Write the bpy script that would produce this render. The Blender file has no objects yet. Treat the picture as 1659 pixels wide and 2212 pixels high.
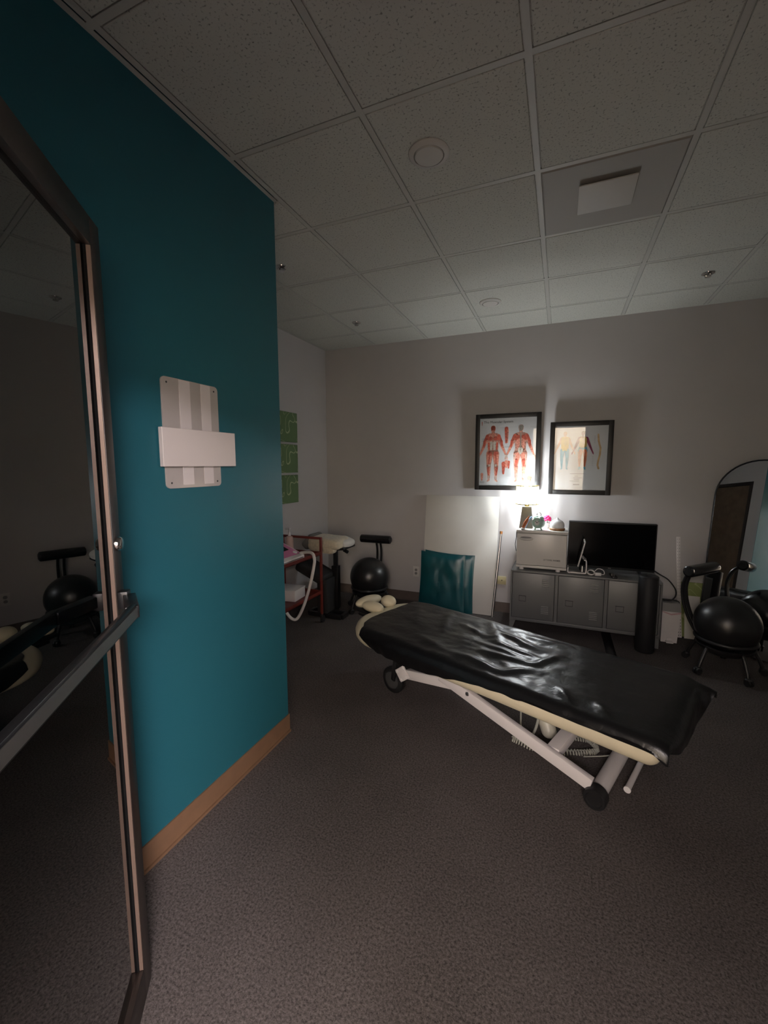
import bpy, bmesh, math, random
from mathutils import Vector, Matrix, noise
random.seed(7)
PI = math.pi
SC = bpy.context.scene
COL = SC.collection

# ---------------------------------------------------------------- camera
cam_d = bpy.data.cameras.new('camera')
cam = bpy.data.objects.new('camera', cam_d)
COL.objects.link(cam)
SC.camera = cam
F_PX, W_PX, H_PX = 912.45, 1659, 2212
cam_d.sensor_fit = 'VERTICAL'
cam_d.sensor_height = 24.0
cam_d.lens = F_PX / H_PX * 24.0
cam_d.clip_start = 0.01
YAW, PITCH, ROLL = 0.3948, 0.1102, -0.0017
cy_, sy_ = math.cos(YAW), math.sin(YAW)
fwd = Vector((-sy_ * math.cos(PITCH), cy_ * math.cos(PITCH), -math.sin(PITCH)))
r0 = Vector((cy_, sy_, 0)); u0 = r0.cross(fwd)
rt = r0 * math.cos(ROLL) + u0 * math.sin(ROLL)
up = u0 * math.cos(ROLL) - r0 * math.sin(ROLL)
cam.matrix_world = Matrix(((rt.x, up.x, -fwd.x, 0), (rt.y, up.y, -fwd.y, 0), (rt.z, up.z, -fwd.z, 1.5494), (0, 0, 0, 1)))

# ---------------------------------------------------------------- world, lights, exposure
SC.view_settings.view_transform = 'Standard'
SC.view_settings.look = 'None'
SC.view_settings.exposure = 0.0
SC.view_settings.gamma = 1.0
SC.view_settings.use_curve_mapping = False
wd = bpy.data.worlds.new('world'); SC.world = wd; wd.use_nodes = True
wd.node_tree.nodes['Background'].inputs[0].default_value = (0.5, 0.5, 0.55, 1)
wd.node_tree.nodes['Background'].inputs[1].default_value = 0.01
LAMP_W = 72.0
LAMP_COL = (0.93, 0.97, 1.0)
HALL_W = 240.0
HALL_COL = (1.0, 0.88, 0.90)

def area(name, loc, rot, sx, sy, power, color):
    l = bpy.data.lights.new(name, 'AREA'); l.shape = 'RECTANGLE'; l.size = sx; l.size_y = sy
    l.energy = power; l.color = color
    o = bpy.data.objects.new(name, l); o.location = loc; o.rotation_euler = rot; COL.objects.link(o)
    return o
# ceiling fixtures of the bright corridor behind the open doorway
area('corridor_light_a', (2.5, -2.2, 2.66), (0, 0, 0), 1.1, 1.1, HALL_W * 3.0, HALL_COL)
area('corridor_light_b', (-2.1, -2.1, 2.66), (0, 0, 0), 1.1, 1.1, HALL_W, HALL_COL)
area('corridor_light_c', (0.2, -2.8, 2.66), (0, 0, 0), 1.6, 0.8, HALL_W, HALL_COL)

# ---------------------------------------------------------------- materials
def mat(name, col, rough=0.6, metal=0.0, spec=0.5, var=0.0, vscale=20.0, bump=0.0, bscale=60.0, coat=0.0, emit=None, estr=0.0, detail=3.0, sheen=0.0):
    m = bpy.data.materials.new(name); m.use_nodes = True
    nt = m.node_tree; p = nt.nodes['Principled BSDF']
    c4 = (col[0], col[1], col[2], 1)
    p.inputs['Base Color'].default_value = c4
    p.inputs['Roughness'].default_value = rough
    p.inputs['Metallic'].default_value = metal
    p.inputs['Specular IOR Level'].default_value = spec
    if coat: p.inputs['Coat Weight'].default_value = coat
    if sheen: p.inputs['Sheen Weight'].default_value = sheen
    if emit:
        p.inputs['Emission Color'].default_value = (*emit, 1); p.inputs['Emission Strength'].default_value = estr
    if var or bump:
        tc = nt.nodes.new('ShaderNodeTexCoord')
    if var:
        n = nt.nodes.new('ShaderNodeTexNoise'); n.inputs['Scale'].default_value = vscale; n.inputs['Detail'].default_value = detail
        r = nt.nodes.new('ShaderNodeValToRGB')
        r.color_ramp.elements[0].position = 0.3; r.color_ramp.elements[1].position = 0.7
        r.color_ramp.elements[0].color = (*[x * (1 - var) for x in col], 1)
        r.color_ramp.elements[1].color = (*[min(1, x * (1 + var)) for x in col], 1)
        nt.links.new(tc.outputs['Object'], n.inputs['Vector']); nt.links.new(n.outputs['Fac'], r.inputs['Fac'])
        nt.links.new(r.outputs['Color'], p.inputs['Base Color'])
    if bump:
        n2 = nt.nodes.new('ShaderNodeTexNoise'); n2.inputs['Scale'].default_value = bscale; n2.inputs['Detail'].default_value = 4
        b = nt.nodes.new('ShaderNodeBump'); b.inputs['Strength'].default_value = bump; b.inputs['Distance'].default_value = 0.004
        nt.links.new(tc.outputs['Object'], n2.inputs['Vector']); nt.links.new(n2.outputs['Fac'], b.inputs['Height'])
        nt.links.new(b.outputs['Normal'], p.inputs['Normal'])
    return m

def glass(name, tint, ior=1.5, boost=0.0):
    m = bpy.data.materials.new(name); m.use_nodes = True
    nt = m.node_tree; nt.nodes.clear()
    out = nt.nodes.new('ShaderNodeOutputMaterial'); mx = nt.nodes.new('ShaderNodeMixShader')
    t = nt.nodes.new('ShaderNodeBsdfTransparent'); g = nt.nodes.new('ShaderNodeBsdfGlossy')
    f = nt.nodes.new('ShaderNodeFresnel'); f.inputs['IOR'].default_value = ior
    t.inputs['Color'].default_value = (*tint, 1); g.inputs['Roughness'].default_value = 0.0
    g.inputs['Color'].default_value = (1, 1, 1, 1)
    ge = nt.nodes.new('ShaderNodeNewGeometry'); mm = nt.nodes.new('ShaderNodeMath'); mm.operation = 'MULTIPLY'; sb = nt.nodes.new('ShaderNodeMath'); sb.operation = 'SUBTRACT'
    sb.inputs[0].default_value = 1.85; sc_ = nt.nodes.new('ShaderNodeMath'); sc_.operation = 'MULTIPLY'; sc_.inputs[1].default_value = 1.85; nt.links.new(ge.outputs['Backfacing'], sc_.inputs[0]); nt.links.new(sc_.outputs[0], sb.inputs[1])   # both faces of the thin pane reflect, counted at the outer one
    nt.links.new(f.outputs[0], mm.inputs[0]); nt.links.new(sb.outputs[0], mm.inputs[1])
    nt.links.new(mm.outputs[0], mx.inputs[0]); nt.links.new(t.outputs[0], mx.inputs[1]); nt.links.new(g.outputs[0], mx.inputs[2])
    nt.links.new(mx.outputs[0], out.inputs[0])
    return m

def crystal_mat():
    m = bpy.data.materials.new('crystal_prism'); m.use_nodes = True
    nt = m.node_tree; nt.nodes.clear(); out = nt.nodes.new('ShaderNodeOutputMaterial')
    t = nt.nodes.new('ShaderNodeBsdfTransparent'); t.inputs['Color'].default_value = (0.86, 0.88, 0.90, 1)
    l = nt.nodes.new('ShaderNodeBsdfTranslucent'); l.inputs['Color'].default_value = (0.85, 0.86, 0.84, 1)
    g = nt.nodes.new('ShaderNodeBsdfGlossy'); g.inputs['Roughness'].default_value = 0.08
    a = nt.nodes.new('ShaderNodeMixShader'); a.inputs[0].default_value = 0.30
    b = nt.nodes.new('ShaderNodeMixShader'); b.inputs[0].default_value = 0.10
    nt.links.new(t.outputs[0], a.inputs[1]); nt.links.new(l.outputs[0], a.inputs[2])
    nt.links.new(a.outputs[0], b.inputs[1]); nt.links.new(g.outputs[0], b.inputs[2]); nt.links.new(b.outputs[0], out.inputs[0])
    return m

def carpet_mat():
    m = bpy.data.materials.new('carpet'); m.use_nodes = True
    nt = m.node_tree; p = nt.nodes['Principled BSDF']; tc = nt.nodes.new('ShaderNodeTexCoord')
    p.inputs['Roughness'].default_value = 0.95; p.inputs['Specular IOR Level'].default_value = 0.1
    a = nt.nodes.new('ShaderNodeTexNoise'); a.inputs['Scale'].default_value = 120; a.inputs['Detail'].default_value = 7; a.inputs['Roughness'].default_value = 0.75
    b = nt.nodes.new('ShaderNodeTexNoise'); b.inputs['Scale'].default_value = 3.2; b.inputs['Detail'].default_value = 3
    r = nt.nodes.new('ShaderNodeValToRGB')
    r.color_ramp.elements[0].position = 0.33; r.color_ramp.elements[0].color = (0.035, 0.029, 0.029, 1)
    r.color_ramp.elements[1].position = 0.68; r.color_ramp.elements[1].color = (0.225, 0.197, 0.184, 1)
    mx = nt.nodes.new('ShaderNodeMixRGB'); mx.blend_type = 'MULTIPLY'; mx.inputs[0].default_value = 0.35
    nt.links.new(tc.outputs['Object'], a.inputs['Vector']); nt.links.new(tc.outputs['Object'], b.inputs['Vector'])
    nt.links.new(a.outputs['Fac'], r.inputs['Fac']); nt.links.new(r.outputs['Color'], mx.inputs[1]); nt.links.new(b.outputs['Fac'], mx.inputs[2])
    nt.links.new(mx.outputs[0], p.inputs['Base Color'])
    bp = nt.nodes.new('ShaderNodeBump'); bp.inputs['Strength'].default_value = 0.6; bp.inputs['Distance'].default_value = 0.006
    nt.links.new(a.outputs['Fac'], bp.inputs['Height']); nt.links.new(bp.outputs['Normal'], p.inputs['Normal'])
    return m

def tile_mat():
    m = bpy.data.materials.new('fissured_tile'); m.use_nodes = True
    nt = m.node_tree; p = nt.nodes['Principled BSDF']; tc = nt.nodes.new('ShaderNodeTexCoord')
    p.inputs['Roughness'].default_value = 0.95; p.inputs['Specular IOR Level'].default_value = 0.1
    a = nt.nodes.new('ShaderNodeTexNoise'); a.inputs['Scale'].default_value = 115; a.inputs['Detail'].default_value = 5
    r = nt.nodes.new('ShaderNodeValToRGB')
    r.color_ramp.elements[0].position = 0.30; r.color_ramp.elements[0].color = (0.22, 0.22, 0.195, 1)
    r.color_ramp.elements[1].position = 0.43; r.color_ramp.elements[1].color = (0.54, 0.54, 0.485, 1)
    nt.links.new(tc.outputs['Object'], a.inputs['Vector']); nt.links.new(a.outputs['Fac'], r.inputs['Fac'])
    nt.links.new(r.outputs['Color'], p.inputs['Base Color'])
    bp = nt.nodes.new('ShaderNodeBump'); bp.inputs['Strength'].default_value = 0.5; bp.inputs['Distance'].default_value = 0.003
    nt.links.new(r.outputs['Color'], bp.inputs['Height']); nt.links.new(bp.outputs['Normal'], p.inputs['Normal'])
    return m

def wave_mat(name, base, line):
    m = bpy.data.materials.new(name); m.use_nodes = True
    nt = m.node_tree; p = nt.nodes['Principled BSDF']; tc = nt.nodes.new('ShaderNodeTexCoord')
    p.inputs['Roughness'].default_value = 0.8
    w = nt.nodes.new('ShaderNodeTexNoise'); w.inputs['Scale'].default_value = 4.5; w.inputs['Detail'].default_value = 0.6; w.inputs['Distortion'].default_value = 0.9
    m1 = nt.nodes.new('ShaderNodeMath'); m1.operation = 'MULTIPLY'; m1.inputs[1].default_value = 9.0
    m2 = nt.nodes.new('ShaderNodeMath'); m2.operation = 'PINGPONG'; m2.inputs[1].default_value = 1.0
    r = nt.nodes.new('ShaderNodeValToRGB')
    r.color_ramp.elements[0].position = 0.90; r.color_ramp.elements[0].color = (*base, 1)
    r.color_ramp.elements[1].position = 0.97; r.color_ramp.elements[1].color = (*line, 1)
    nt.links.new(tc.outputs['Object'], w.inputs['Vector']); nt.links.new(w.outputs['Fac'], m1.inputs[0]); nt.links.new(m1.outputs[0], m2.inputs[0]); nt.links.new(m2.outputs[0], r.inputs['Fac']); nt.links.new(r.outputs['Color'], p.inputs['Base Color'])
    return m

WALL = mat('grey_wall_paint', (0.50, 0.48, 0.475), 0.62, spec=0.35, var=0.02, vscale=3, bump=0.12, bscale=160)
WALL_R = mat('grey_wall_paint_plain', (0.42, 0.41, 0.38), 0.7, spec=0.3, bump=0.12, bscale=160)
TEAL = mat('teal_wall_paint', (0.017, 0.112, 0.145), 0.42, spec=0.38, bump=0.12, bscale=160)
CREAMWALL = mat('pale_yellow_wall_paint', (0.70, 0.665, 0.50), 0.7, bump=0.05)
CARPET = carpet_mat()
TILE = tile_mat()
TBAR = mat('white_grid_metal', (0.48, 0.475, 0.43), 0.5, spec=0.4, bump=0.02)
HALLCEIL = mat('white_corridor_ceiling', (0.8, 0.78, 0.74), 0.8, bump=0.05)
BASEB = mat('brown_vinyl_base', (0.135, 0.105, 0.09), 0.5, var=0.05)
BASET = mat('tan_vinyl_base', (0.185, 0.105, 0.06), 0.45, var=0.06)
BRONZE = mat('dark_bronze_aluminium', (0.035, 0.026, 0.022), 0.38, metal=0.35, spec=0.5, bump=0.01)
BRONZE_IN = mat('painted_lit_bronze', (0.155, 0.108, 0.085), 0.42, metal=0.3, bump=0.01)  # bronze lightened, corridor light on the stile's inner side put into the colour
DOORGLASS = glass('tinted_door_glass', (0.22, 0.23, 0.23))
PICGLASS = glass('picture_glass', (0.97, 0.97, 0.97))
CHROME = mat('chrome', (0.75, 0.74, 0.72), 0.12, metal=1.0, bump=0.005)
STEEL = mat('brushed_steel', (0.62, 0.62, 0.62), 0.3, metal=1.0, bump=0.02, bscale=200)
BLACKMETAL = mat('black_metal', (0.011, 0.011, 0.012), 0.35, metal=0.2, bump=0.01)
BLACKPLASTIC = mat('black_plastic', (0.012, 0.012, 0.013), 0.45, bump=0.03, bscale=120)
GASKET = mat('matte_black_gasket', (0.006, 0.006, 0.006), 0.95, spec=0.05, bump=0.01)
DARKHUB = mat('dark_grey_hub', (0.055, 0.055, 0.055), 0.45, bump=0.01)
RUBBER = mat('black_rubber', (0.013, 0.013, 0.0135), 0.34, spec=0.55, bump=0.03, bscale=240)
FOAM = mat('black_foam', (0.013, 0.013, 0.014), 0.6, spec=0.4, bump=0.12, bscale=300)
HEADVINYL = mat('black_headrest_vinyl', (0.010, 0.010, 0.011), 0.2, spec=0.6, coat=0.3, bump=0.02)
WHITEMETAL = mat('white_powder_coat', (0.66, 0.62, 0.61), 0.42, spec=0.4, bump=0.02)
WHITEPL = mat('white_plastic', (0.70, 0.67, 0.66), 0.4, bump=0.01)
GREYPL = mat('grey_plastic', (0.24, 0.235, 0.23), 0.5, bump=0.01)
CREAM = mat('cream_vinyl', (0.68, 0.61, 0.44), 0.45, spec=0.4, bump=0.03, bscale=220)
LOCKER = mat('grey_locker_steel', (0.165, 0.167, 0.165), 0.42, metal=0.15, spec=0.45, bump=0.02, bscale=180)
LOCKER_D = mat('dark_gap', (0.03, 0.03, 0.03), 0.7, bump=0.01)
SLOTLT = mat('pale_louvre_lip', (0.36, 0.36, 0.34), 0.35, metal=0.3, bump=0.01)
PAPER = mat('poster_paper', (0.60, 0.605, 0.60), 0.7, var=0.03, vscale=5)
FRAMEBLK = mat('black_picture_frame', (0.014, 0.012, 0.011), 0.45, spec=0.45, bump=0.03, bscale=90)
GREENCV = wave_mat('green_swirl_canvas', (0.125, 0.20, 0.09), (0.42, 0.47, 0.28))
GREENCV2 = wave_mat('olive_swirl_canvas', (0.25, 0.30, 0.105), (0.42, 0.45, 0.22))
TEALVINYL = mat('teal_vinyl', (0.004, 0.075, 0.088), 0.34, spec=0.5, var=0.15, vscale=6, bump=0.08, bscale=30)
BOARDW = mat('white_foam_board', (0.66, 0.645, 0.60), 0.75, var=0.02, vscale=8)
WOODCAP = mat('orange_wood_cap', (0.30, 0.12, 0.03), 0.45, var=0.25, vscale=60)
TOWELCAB = mat('ivory_appliance_plastic', (0.60, 0.585, 0.55), 0.3, spec=0.5, bump=0.01)
LAMPBASE = mat('taupe_lamp_base', (0.115, 0.10, 0.075), 0.6, var=0.1, vscale=40, bump=0.1, bscale=80)
GOLD = mat('gold_wire', (0.85, 0.68, 0.28), 0.25, metal=1.0, bump=0.005)
CRYSTAL = crystal_mat()
BULB = mat('lit_bulb', (1, 1, 1), 0.5, emit=(0.93, 0.97, 1.0), estr=140.0)
MINT = mat('mint_enamel', (0.36, 0.52, 0.44), 0.28, spec=0.5, coat=0.3, bump=0.01)
DIALW = mat('clock_dial', (0.62, 0.60, 0.56), 0.5, var=0.02)
INK = mat('dark_ink', (0.02, 0.02, 0.022), 0.7, bump=0.01)
GREYINK = mat('grey_ink', (0.17, 0.16, 0.16), 0.8, bump=0.01)
MAGENTA = mat('magenta_petal', (0.75, 0.03, 0.18), 0.55, var=0.3, vscale=70)
LEAFG = mat('dark_green_leaf', (0.03, 0.12, 0.03), 0.5, var=0.2)
FROST = mat('frosted_white_dome', (0.72, 0.72, 0.72), 0.35, bump=0.03, bscale=60)
WOODB = mat('walnut_base', (0.26, 0.12, 0.045), 0.45, var=0.25, vscale=35)
MUSCLE = mat('muscle_brown', (0.46, 0.15, 0.06), 0.45, var=0.35, vscale=110)
BLUEPL = mat('pale_blue_plastic', (0.25, 0.42, 0.68), 0.4, bump=0.01)
SCREEN = mat('dark_screen', (0.002, 0.002, 0.0025), 0.15, spec=0.12, bump=0.002)
REDMETAL = mat('dark_red_metal', (0.155, 0.026, 0.019), 0.4, metal=0.1, spec=0.45, bump=0.02)
PINKPL = mat('pink_plastic', (0.62, 0.19, 0.36), 0.35, bump=0.01)
PINKBOT = mat('pale_pink_plastic', (0.60, 0.42, 0.37), 0.4, bump=0.01)
TOWELFAB = mat('cream_fleece', (0.60, 0.53, 0.40), 0.95, var=0.12, vscale=35, bump=0.6, bscale=70, sheen=0.3)
GREYFAB = mat('grey_cushion_fabric', (0.19, 0.185, 0.17), 0.9, var=0.1, bump=0.2, bscale=150)
WHITEFAB = mat('white_linen', (0.68, 0.66, 0.62), 0.9, bump=0.2, bscale=90)
BLACKFAB = mat('black_padded_fabric', (0.012, 0.012, 0.013), 0.75, bump=0.15, bscale=120)
IVORY = mat('ivory_plate', (0.55, 0.49, 0.28), 0.5, bump=0.01)
PLATEW = mat('white_plate', (0.6, 0.58, 0.55), 0.5, bump=0.01)
SIGNG = mat('grey_sign_acrylic', (0.43, 0.40, 0.385), 0.09, spec=0.55, var=0.03, vscale=6)
SIGNL = mat('pale_sign_stripe', (0.64, 0.60, 0.60), 0.12, spec=0.5, var=0.02, vscale=6)
SIGNB = mat('white_sign_panel', (0.66, 0.61, 0.595), 0.5, spec=0.35, bump=0.03, bscale=300)
MIRROR = mat('mirror_silver', (0.86, 0.88, 0.87), 0.0, metal=1.0)
WOODDOOR = mat('brown_wood_door', (0.125, 0.082, 0.05), 0.5, var=0.22, vscale=9, bump=0.03)
DARKTRIM = mat('dark_brown_frame', (0.026, 0.018, 0.016), 0.45, bump=0.02)
VENTG = mat('grey_vent_metal', (0.33, 0.31, 0.275), 0.6, bump=0.01)
VENTP = mat('pale_vent_plaque', (0.53, 0.51, 0.465), 0.6, bump=0.01)
SLEEVE = mat('ivory_motor_housing', (0.55, 0.53, 0.43), 0.4, bump=0.01)
CABLEW = mat('grey_cable', (0.40, 0.40, 0.34), 0.45, bump=0.01)
PINKBAG = mat('pink_bin_liner', (0.55, 0.36, 0.38), 0.5, bump=0.05)
POR = {k: mat(k, c, 0.8, var=v, vscale=s) for k, c, v, s in (
    ('print_muscle_red', (0.50, 0.10, 0.06), 0.4, 60), ('print_muscle_light', (0.66, 0.26, 0.18), 0.4, 80), ('print_skin', (0.66, 0.42, 0.28), 0.15, 30), ('print_muscle_pale', (0.60, 0.30, 0.22), 0.45, 45),
    ('print_bone', (0.55, 0.50, 0.42), 0.2, 70), ('print_yellow', (0.66, 0.47, 0.13), 0.1, 30), ('print_teal', (0.10, 0.34, 0.44), 0.12, 30),
    ('print_maroon', (0.22, 0.03, 0.08), 0.15, 30), ('print_orange', (0.46, 0.13, 0.06), 0.2, 50), ('print_sand', (0.60, 0.40, 0.20), 0.15, 40))}

def vinyl_mat():
    m = mat('black_vinyl_sheet', (0.006, 0.006, 0.0068), 0.30, spec=0.45)
    nt = m.node_tree; p = nt.nodes['Principled BSDF']; tc = nt.nodes.new('ShaderNodeTexCoord')
    a = nt.nodes.new('ShaderNodeTexNoise'); a.inputs['Scale'].default_value = 26; a.inputs['Detail'].default_value = 5; a.inputs['Distortion'].default_value = 1.2
    b = nt.nodes.new('ShaderNodeTexNoise'); b.inputs['Scale'].default_value = 7; b.inputs['Detail'].default_value = 2
    b1 = nt.nodes.new('ShaderNodeBump'); b1.inputs['Strength'].default_value = 0.28; b1.inputs['Distance'].default_value = 0.006
    b2 = nt.nodes.new('ShaderNodeBump'); b2.inputs['Strength'].default_value = 0.25; b2.inputs['Distance'].default_value = 0.02
    nt.links.new(tc.outputs['Object'], a.inputs['Vector']); nt.links.new(tc.outputs['Object'], b.inputs['Vector'])
    nt.links.new(a.outputs['Fac'], b1.inputs['Height']); nt.links.new(b.outputs['Fac'], b2.inputs['Height'])
    nt.links.new(b2.outputs['Normal'], b1.inputs['Normal']); nt.links.new(b1.outputs['Normal'], p.inputs['Normal'])
    return m
VINYL = vinyl_mat()

# ---------------------------------------------------------------- mesh helpers
V = Vector
def frame_to(d):
    d = V(d).normalized()
    a = V((0, 0, 1)) if abs(d.z) < 0.9 else V((1, 0, 0))
    x = a.cross(d).normalized(); y = d.cross(x)
    return x, y, d

class MB:
    """collects shapes and links them as ONE mesh object"""
    def __init__(self):
        self.bm = bmesh.new(); self.mi = 0; self.xf = None
    def _join(self, t, mtx=None):
        for f in t.faces: f.material_index = self.mi
        if mtx is not None:
            bmesh.ops.transform(t, matrix=mtx, verts=t.verts)
            if mtx.determinant() < 0: bmesh.ops.reverse_faces(t, faces=t.faces)
        if self.xf is not None: bmesh.ops.transform(t, matrix=self.xf, verts=t.verts)
        me = bpy.data.meshes.new('tmp'); t.to_mesh(me); t.free(); self.bm.from_mesh(me); bpy.data.meshes.remove(me)
        return self
    def box(self, c, s, rot=None, bev=0.0, seg=2):
        t = bmesh.new(); bmesh.ops.create_cube(t, size=1.0)
        bmesh.ops.scale(t, vec=s, verts=t.verts)
        if bev: bmesh.ops.bevel(t, geom=list(t.edges), offset=bev, segments=seg, affect='EDGES', profile=0.5)
        m = Matrix.Translation(V(c))
        if rot is not None: m = m @ (rot.to_4x4() if isinstance(rot, Matrix) else Matrix.Rotation(rot, 4, 'Z'))
        return self._join(t, m)
    def bx(self, x0, x1, y0, y1, z0, z1, bev=0.0, seg=2):
        return self.box(((x0+x1)/2, (y0+y1)/2, (z0+z1)/2), (abs(x1-x0), abs(y1-y0), abs(z1-z0)), None, bev, seg)
    def rod(self, a, b, r, r2=None, seg=14, cap=True):
        a, b = V(a), V(b); x, y, d = frame_to(b - a)
        if r2 is None: r2 = r
        t = bmesh.new()
        A = [t.verts.new(a + (x*math.cos(2*PI*i/seg) + y*math.sin(2*PI*i/seg))*r) for i in range(seg)]
        B = [t.verts.new(b + (x*math.cos(2*PI*i/seg) + y*math.sin(2*PI*i/seg))*r2) for i in range(seg)]
        for i in range(seg):
            j = (i+1) % seg; t.faces.new((A[i], A[j], B[j], B[i]))
        if cap: t.faces.new(A[::-1]); t.faces.new(B)
        return self._join(t)
    def beam(self, a, b, w, h, side, bev=0.003):
        """rectangular bar from a to b; w across 'side', h across the third axis"""
        a, b = V(a), V(b); d = (b-a).normalized(); s = V(side); s = (s - d*s.dot(d)).normalized(); u = d.cross(s)
        m = Matrix((d, s, u)).transposed()
        return self.box((a+b)/2, ((b-a).length, w, h), m, bev)
    def tube(self, pts, r, seg=10, closed=False, radii=None):
        pts = [V(p) for p in pts]; n = len(pts); t = bmesh.new(); rings = []
        prev = None
        for i in range(n):
            if closed: d = pts[(i+1) % n] - pts[(i-1) % n]
            else: d = pts[min(i+1, n-1)] - pts[max(i-1, 0)]
            d.normalize()
            if prev is None: x, y, _ = frame_to(d)
            else:
                x = prev - d*prev.dot(d); x.normalize(); y = d.cross(x)
            prev = x
            rr = radii[i] if radii else r
            rings.append([t.verts.new(pts[i] + (x*math.cos(2*PI*k/seg) + y*math.sin(2*PI*k/seg))*rr) for k in range(seg)])
        for i in range(n if closed else n-1):
            A, B = rings[i], rings[(i+1) % n]
            off = 0
            if closed and i == n-1:
                off = min(range(seg), key=lambda o: (A[0].co - B[o].co).length)
            for k in range(seg):
                t.faces.new((A[k], A[(k+1) % seg], B[(k+1+off) % seg], B[(k+off) % seg]))
        if not closed: t.faces.new(rings[0][::-1]); t.faces.new(rings[-1])
        bmesh.ops.recalc_face_normals(t, faces=t.faces)
        return self._join(t)
    def lathe(self, prof, c=(0, 0, 0), seg=32, axis=(0, 0, 1)):
        x, y, d = frame_to(axis); c = V(c); t = bmesh.new(); rings = []
        for (r, z) in prof:
            if r < 1e-6: rings.append([t.verts.new(c + d*z)])
            else: rings.append([t.verts.new(c + d*z + (x*math.cos(2*PI*k/seg) + y*math.sin(2*PI*k/seg))*r) for k in range(seg)])
        for A, B in zip(rings, rings[1:]):
            for k in range(seg):
                j = (k+1) % seg
                if len(A) == 1 and len(B) == 1: continue
                if len(A) == 1: t.faces.new((A[0], B[j], B[k]))
                elif len(B) == 1: t.faces.new((A[k], A[j], B[0]))
                else: t.faces.new((A[k], A[j], B[j], B[k]))
        for R, fl in ((rings[0], True), (rings[-1], False)):
            if len(R) > 2: t.faces.new(R[::-1] if fl else R)
        bmesh.ops.recalc_face_normals(t, faces=t.faces)
        return self._join(t)
    def ball(self, c, r, seg=20, mtx=None):
        t = bmesh.new(); bmesh.ops.create_uvsphere(t, u_segments=seg, v_segments=max(6, seg*2//3), radius=1.0)
        s = r if isinstance(r, (tuple, list)) else (r, r, r)
        bmesh.ops.scale(t, vec=s, verts=t.verts)
        m = Matrix.Translation(V(c))
        if mtx is not None: m = m @ mtx.to_4x4()
        return self._join(t, m)
    def prism(self, poly, o, ux, uy, th):
        """polygon in (ux,uy) at o, extruded th along ux x uy"""
        o, ux, uy = V(o), V(ux), V(uy); nz = ux.cross(uy).normalized(); t = bmesh.new()
        A = [t.verts.new(o + ux*p[0] + uy*p[1]) for p in poly]
        B = [t.verts.new(o + ux*p[0] + uy*p[1] + nz*th) for p in poly]
        n = len(poly)
        t.faces.new(A[::-1]); t.faces.new(B)
        for i in range(n): t.faces.new((A[i], A[(i+1) % n], B[(i+1) % n], B[i]))
        bmesh.ops.recalc_face_normals(t, faces=t.faces)
        return self._join(t)
    def poly(self, pts):
        t = bmesh.new(); t.faces.new([t.verts.new(V(p)) for p in pts]); return self._join(t)
    def grid(self, rows, thick=0.0, closed_u=False):
        t = bmesh.new(); vv = [[t.verts.new(V(p)) for p in r] for r in rows]
        for i in range(len(vv)-1):
            n = len(vv[i])
            for j in range(n if closed_u else n-1):
                t.faces.new((vv[i][j], vv[i][(j+1) % n], vv[i+1][(j+1) % n], vv[i+1][j]))
        bmesh.ops.recalc_face_normals(t, faces=t.faces)
        if thick:
            bmesh.ops.solidify(t, geom=list(t.faces), thickness=thick)
        return self._join(t)
    def build(self, name, m, parent=None, label=None, smooth=35, kind=None):
        me = bpy.data.meshes.new(name)
        if parent is not None:
            off = LOC.get(parent.name, V((0, 0, 0)))
            bmesh.ops.translate(self.bm, vec=-off, verts=self.bm.verts)
        self.bm.to_mesh(me); self.bm.free()
        for mm in (m if isinstance(m, (list, tuple)) else [m]): me.materials.append(mm)
        if smooth:
            for p in me.polygons: p.use_smooth = True
            me.set_sharp_from_angle(angle=math.radians(smooth))
        o = bpy.data.objects.new(name, me); COL.objects.link(o)
        if parent is not None:
            o.parent = parent; LOC[o.name] = off
        if label: o['label'] = label
        if kind: o['kind'] = kind
        return o
LOC = {}
def thing(name, label, cat, loc=(0, 0, 0), group=None, rotz=0.0, local=False):
    """an Empty at the thing's base; parts are given in world coordinates unless local"""
    o = bpy.data.objects.new(name, None); o.empty_display_size = 0.05; COL.objects.link(o)
    o.location = loc; o.rotation_euler = (0, 0, rotz); o['label'] = label; o['category'] = cat
    if group: o['group'] = group
    LOC[o.name] = V((0, 0, 0)) if local else V(loc)
    return o
def tag(o, label, cat, group=None, kind=None):
    o['label'] = label; o['category'] = cat
    if group: o['group'] = group
    if kind: o['kind'] = kind
    return o
def rebase(o, loc):
    """put a single-mesh thing's origin at its base"""
    loc = V(loc); o.data.transform(Matrix.Translation(-loc)); o.location = loc; return o
def copy_tree(root, loc, rotz, label, group=None):
    r = root.copy(); COL.objects.link(r); r.location = loc; r.rotation_euler = (0, 0, rotz); r['label'] = label
    if group: r['group'] = group
    for ch in list(root.children):
        c = ch.copy(); COL.objects.link(c); c.parent = r
        for g in list(ch.children):
            d = g.copy(); COL.objects.link(d); d.parent = c
    return r
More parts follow.
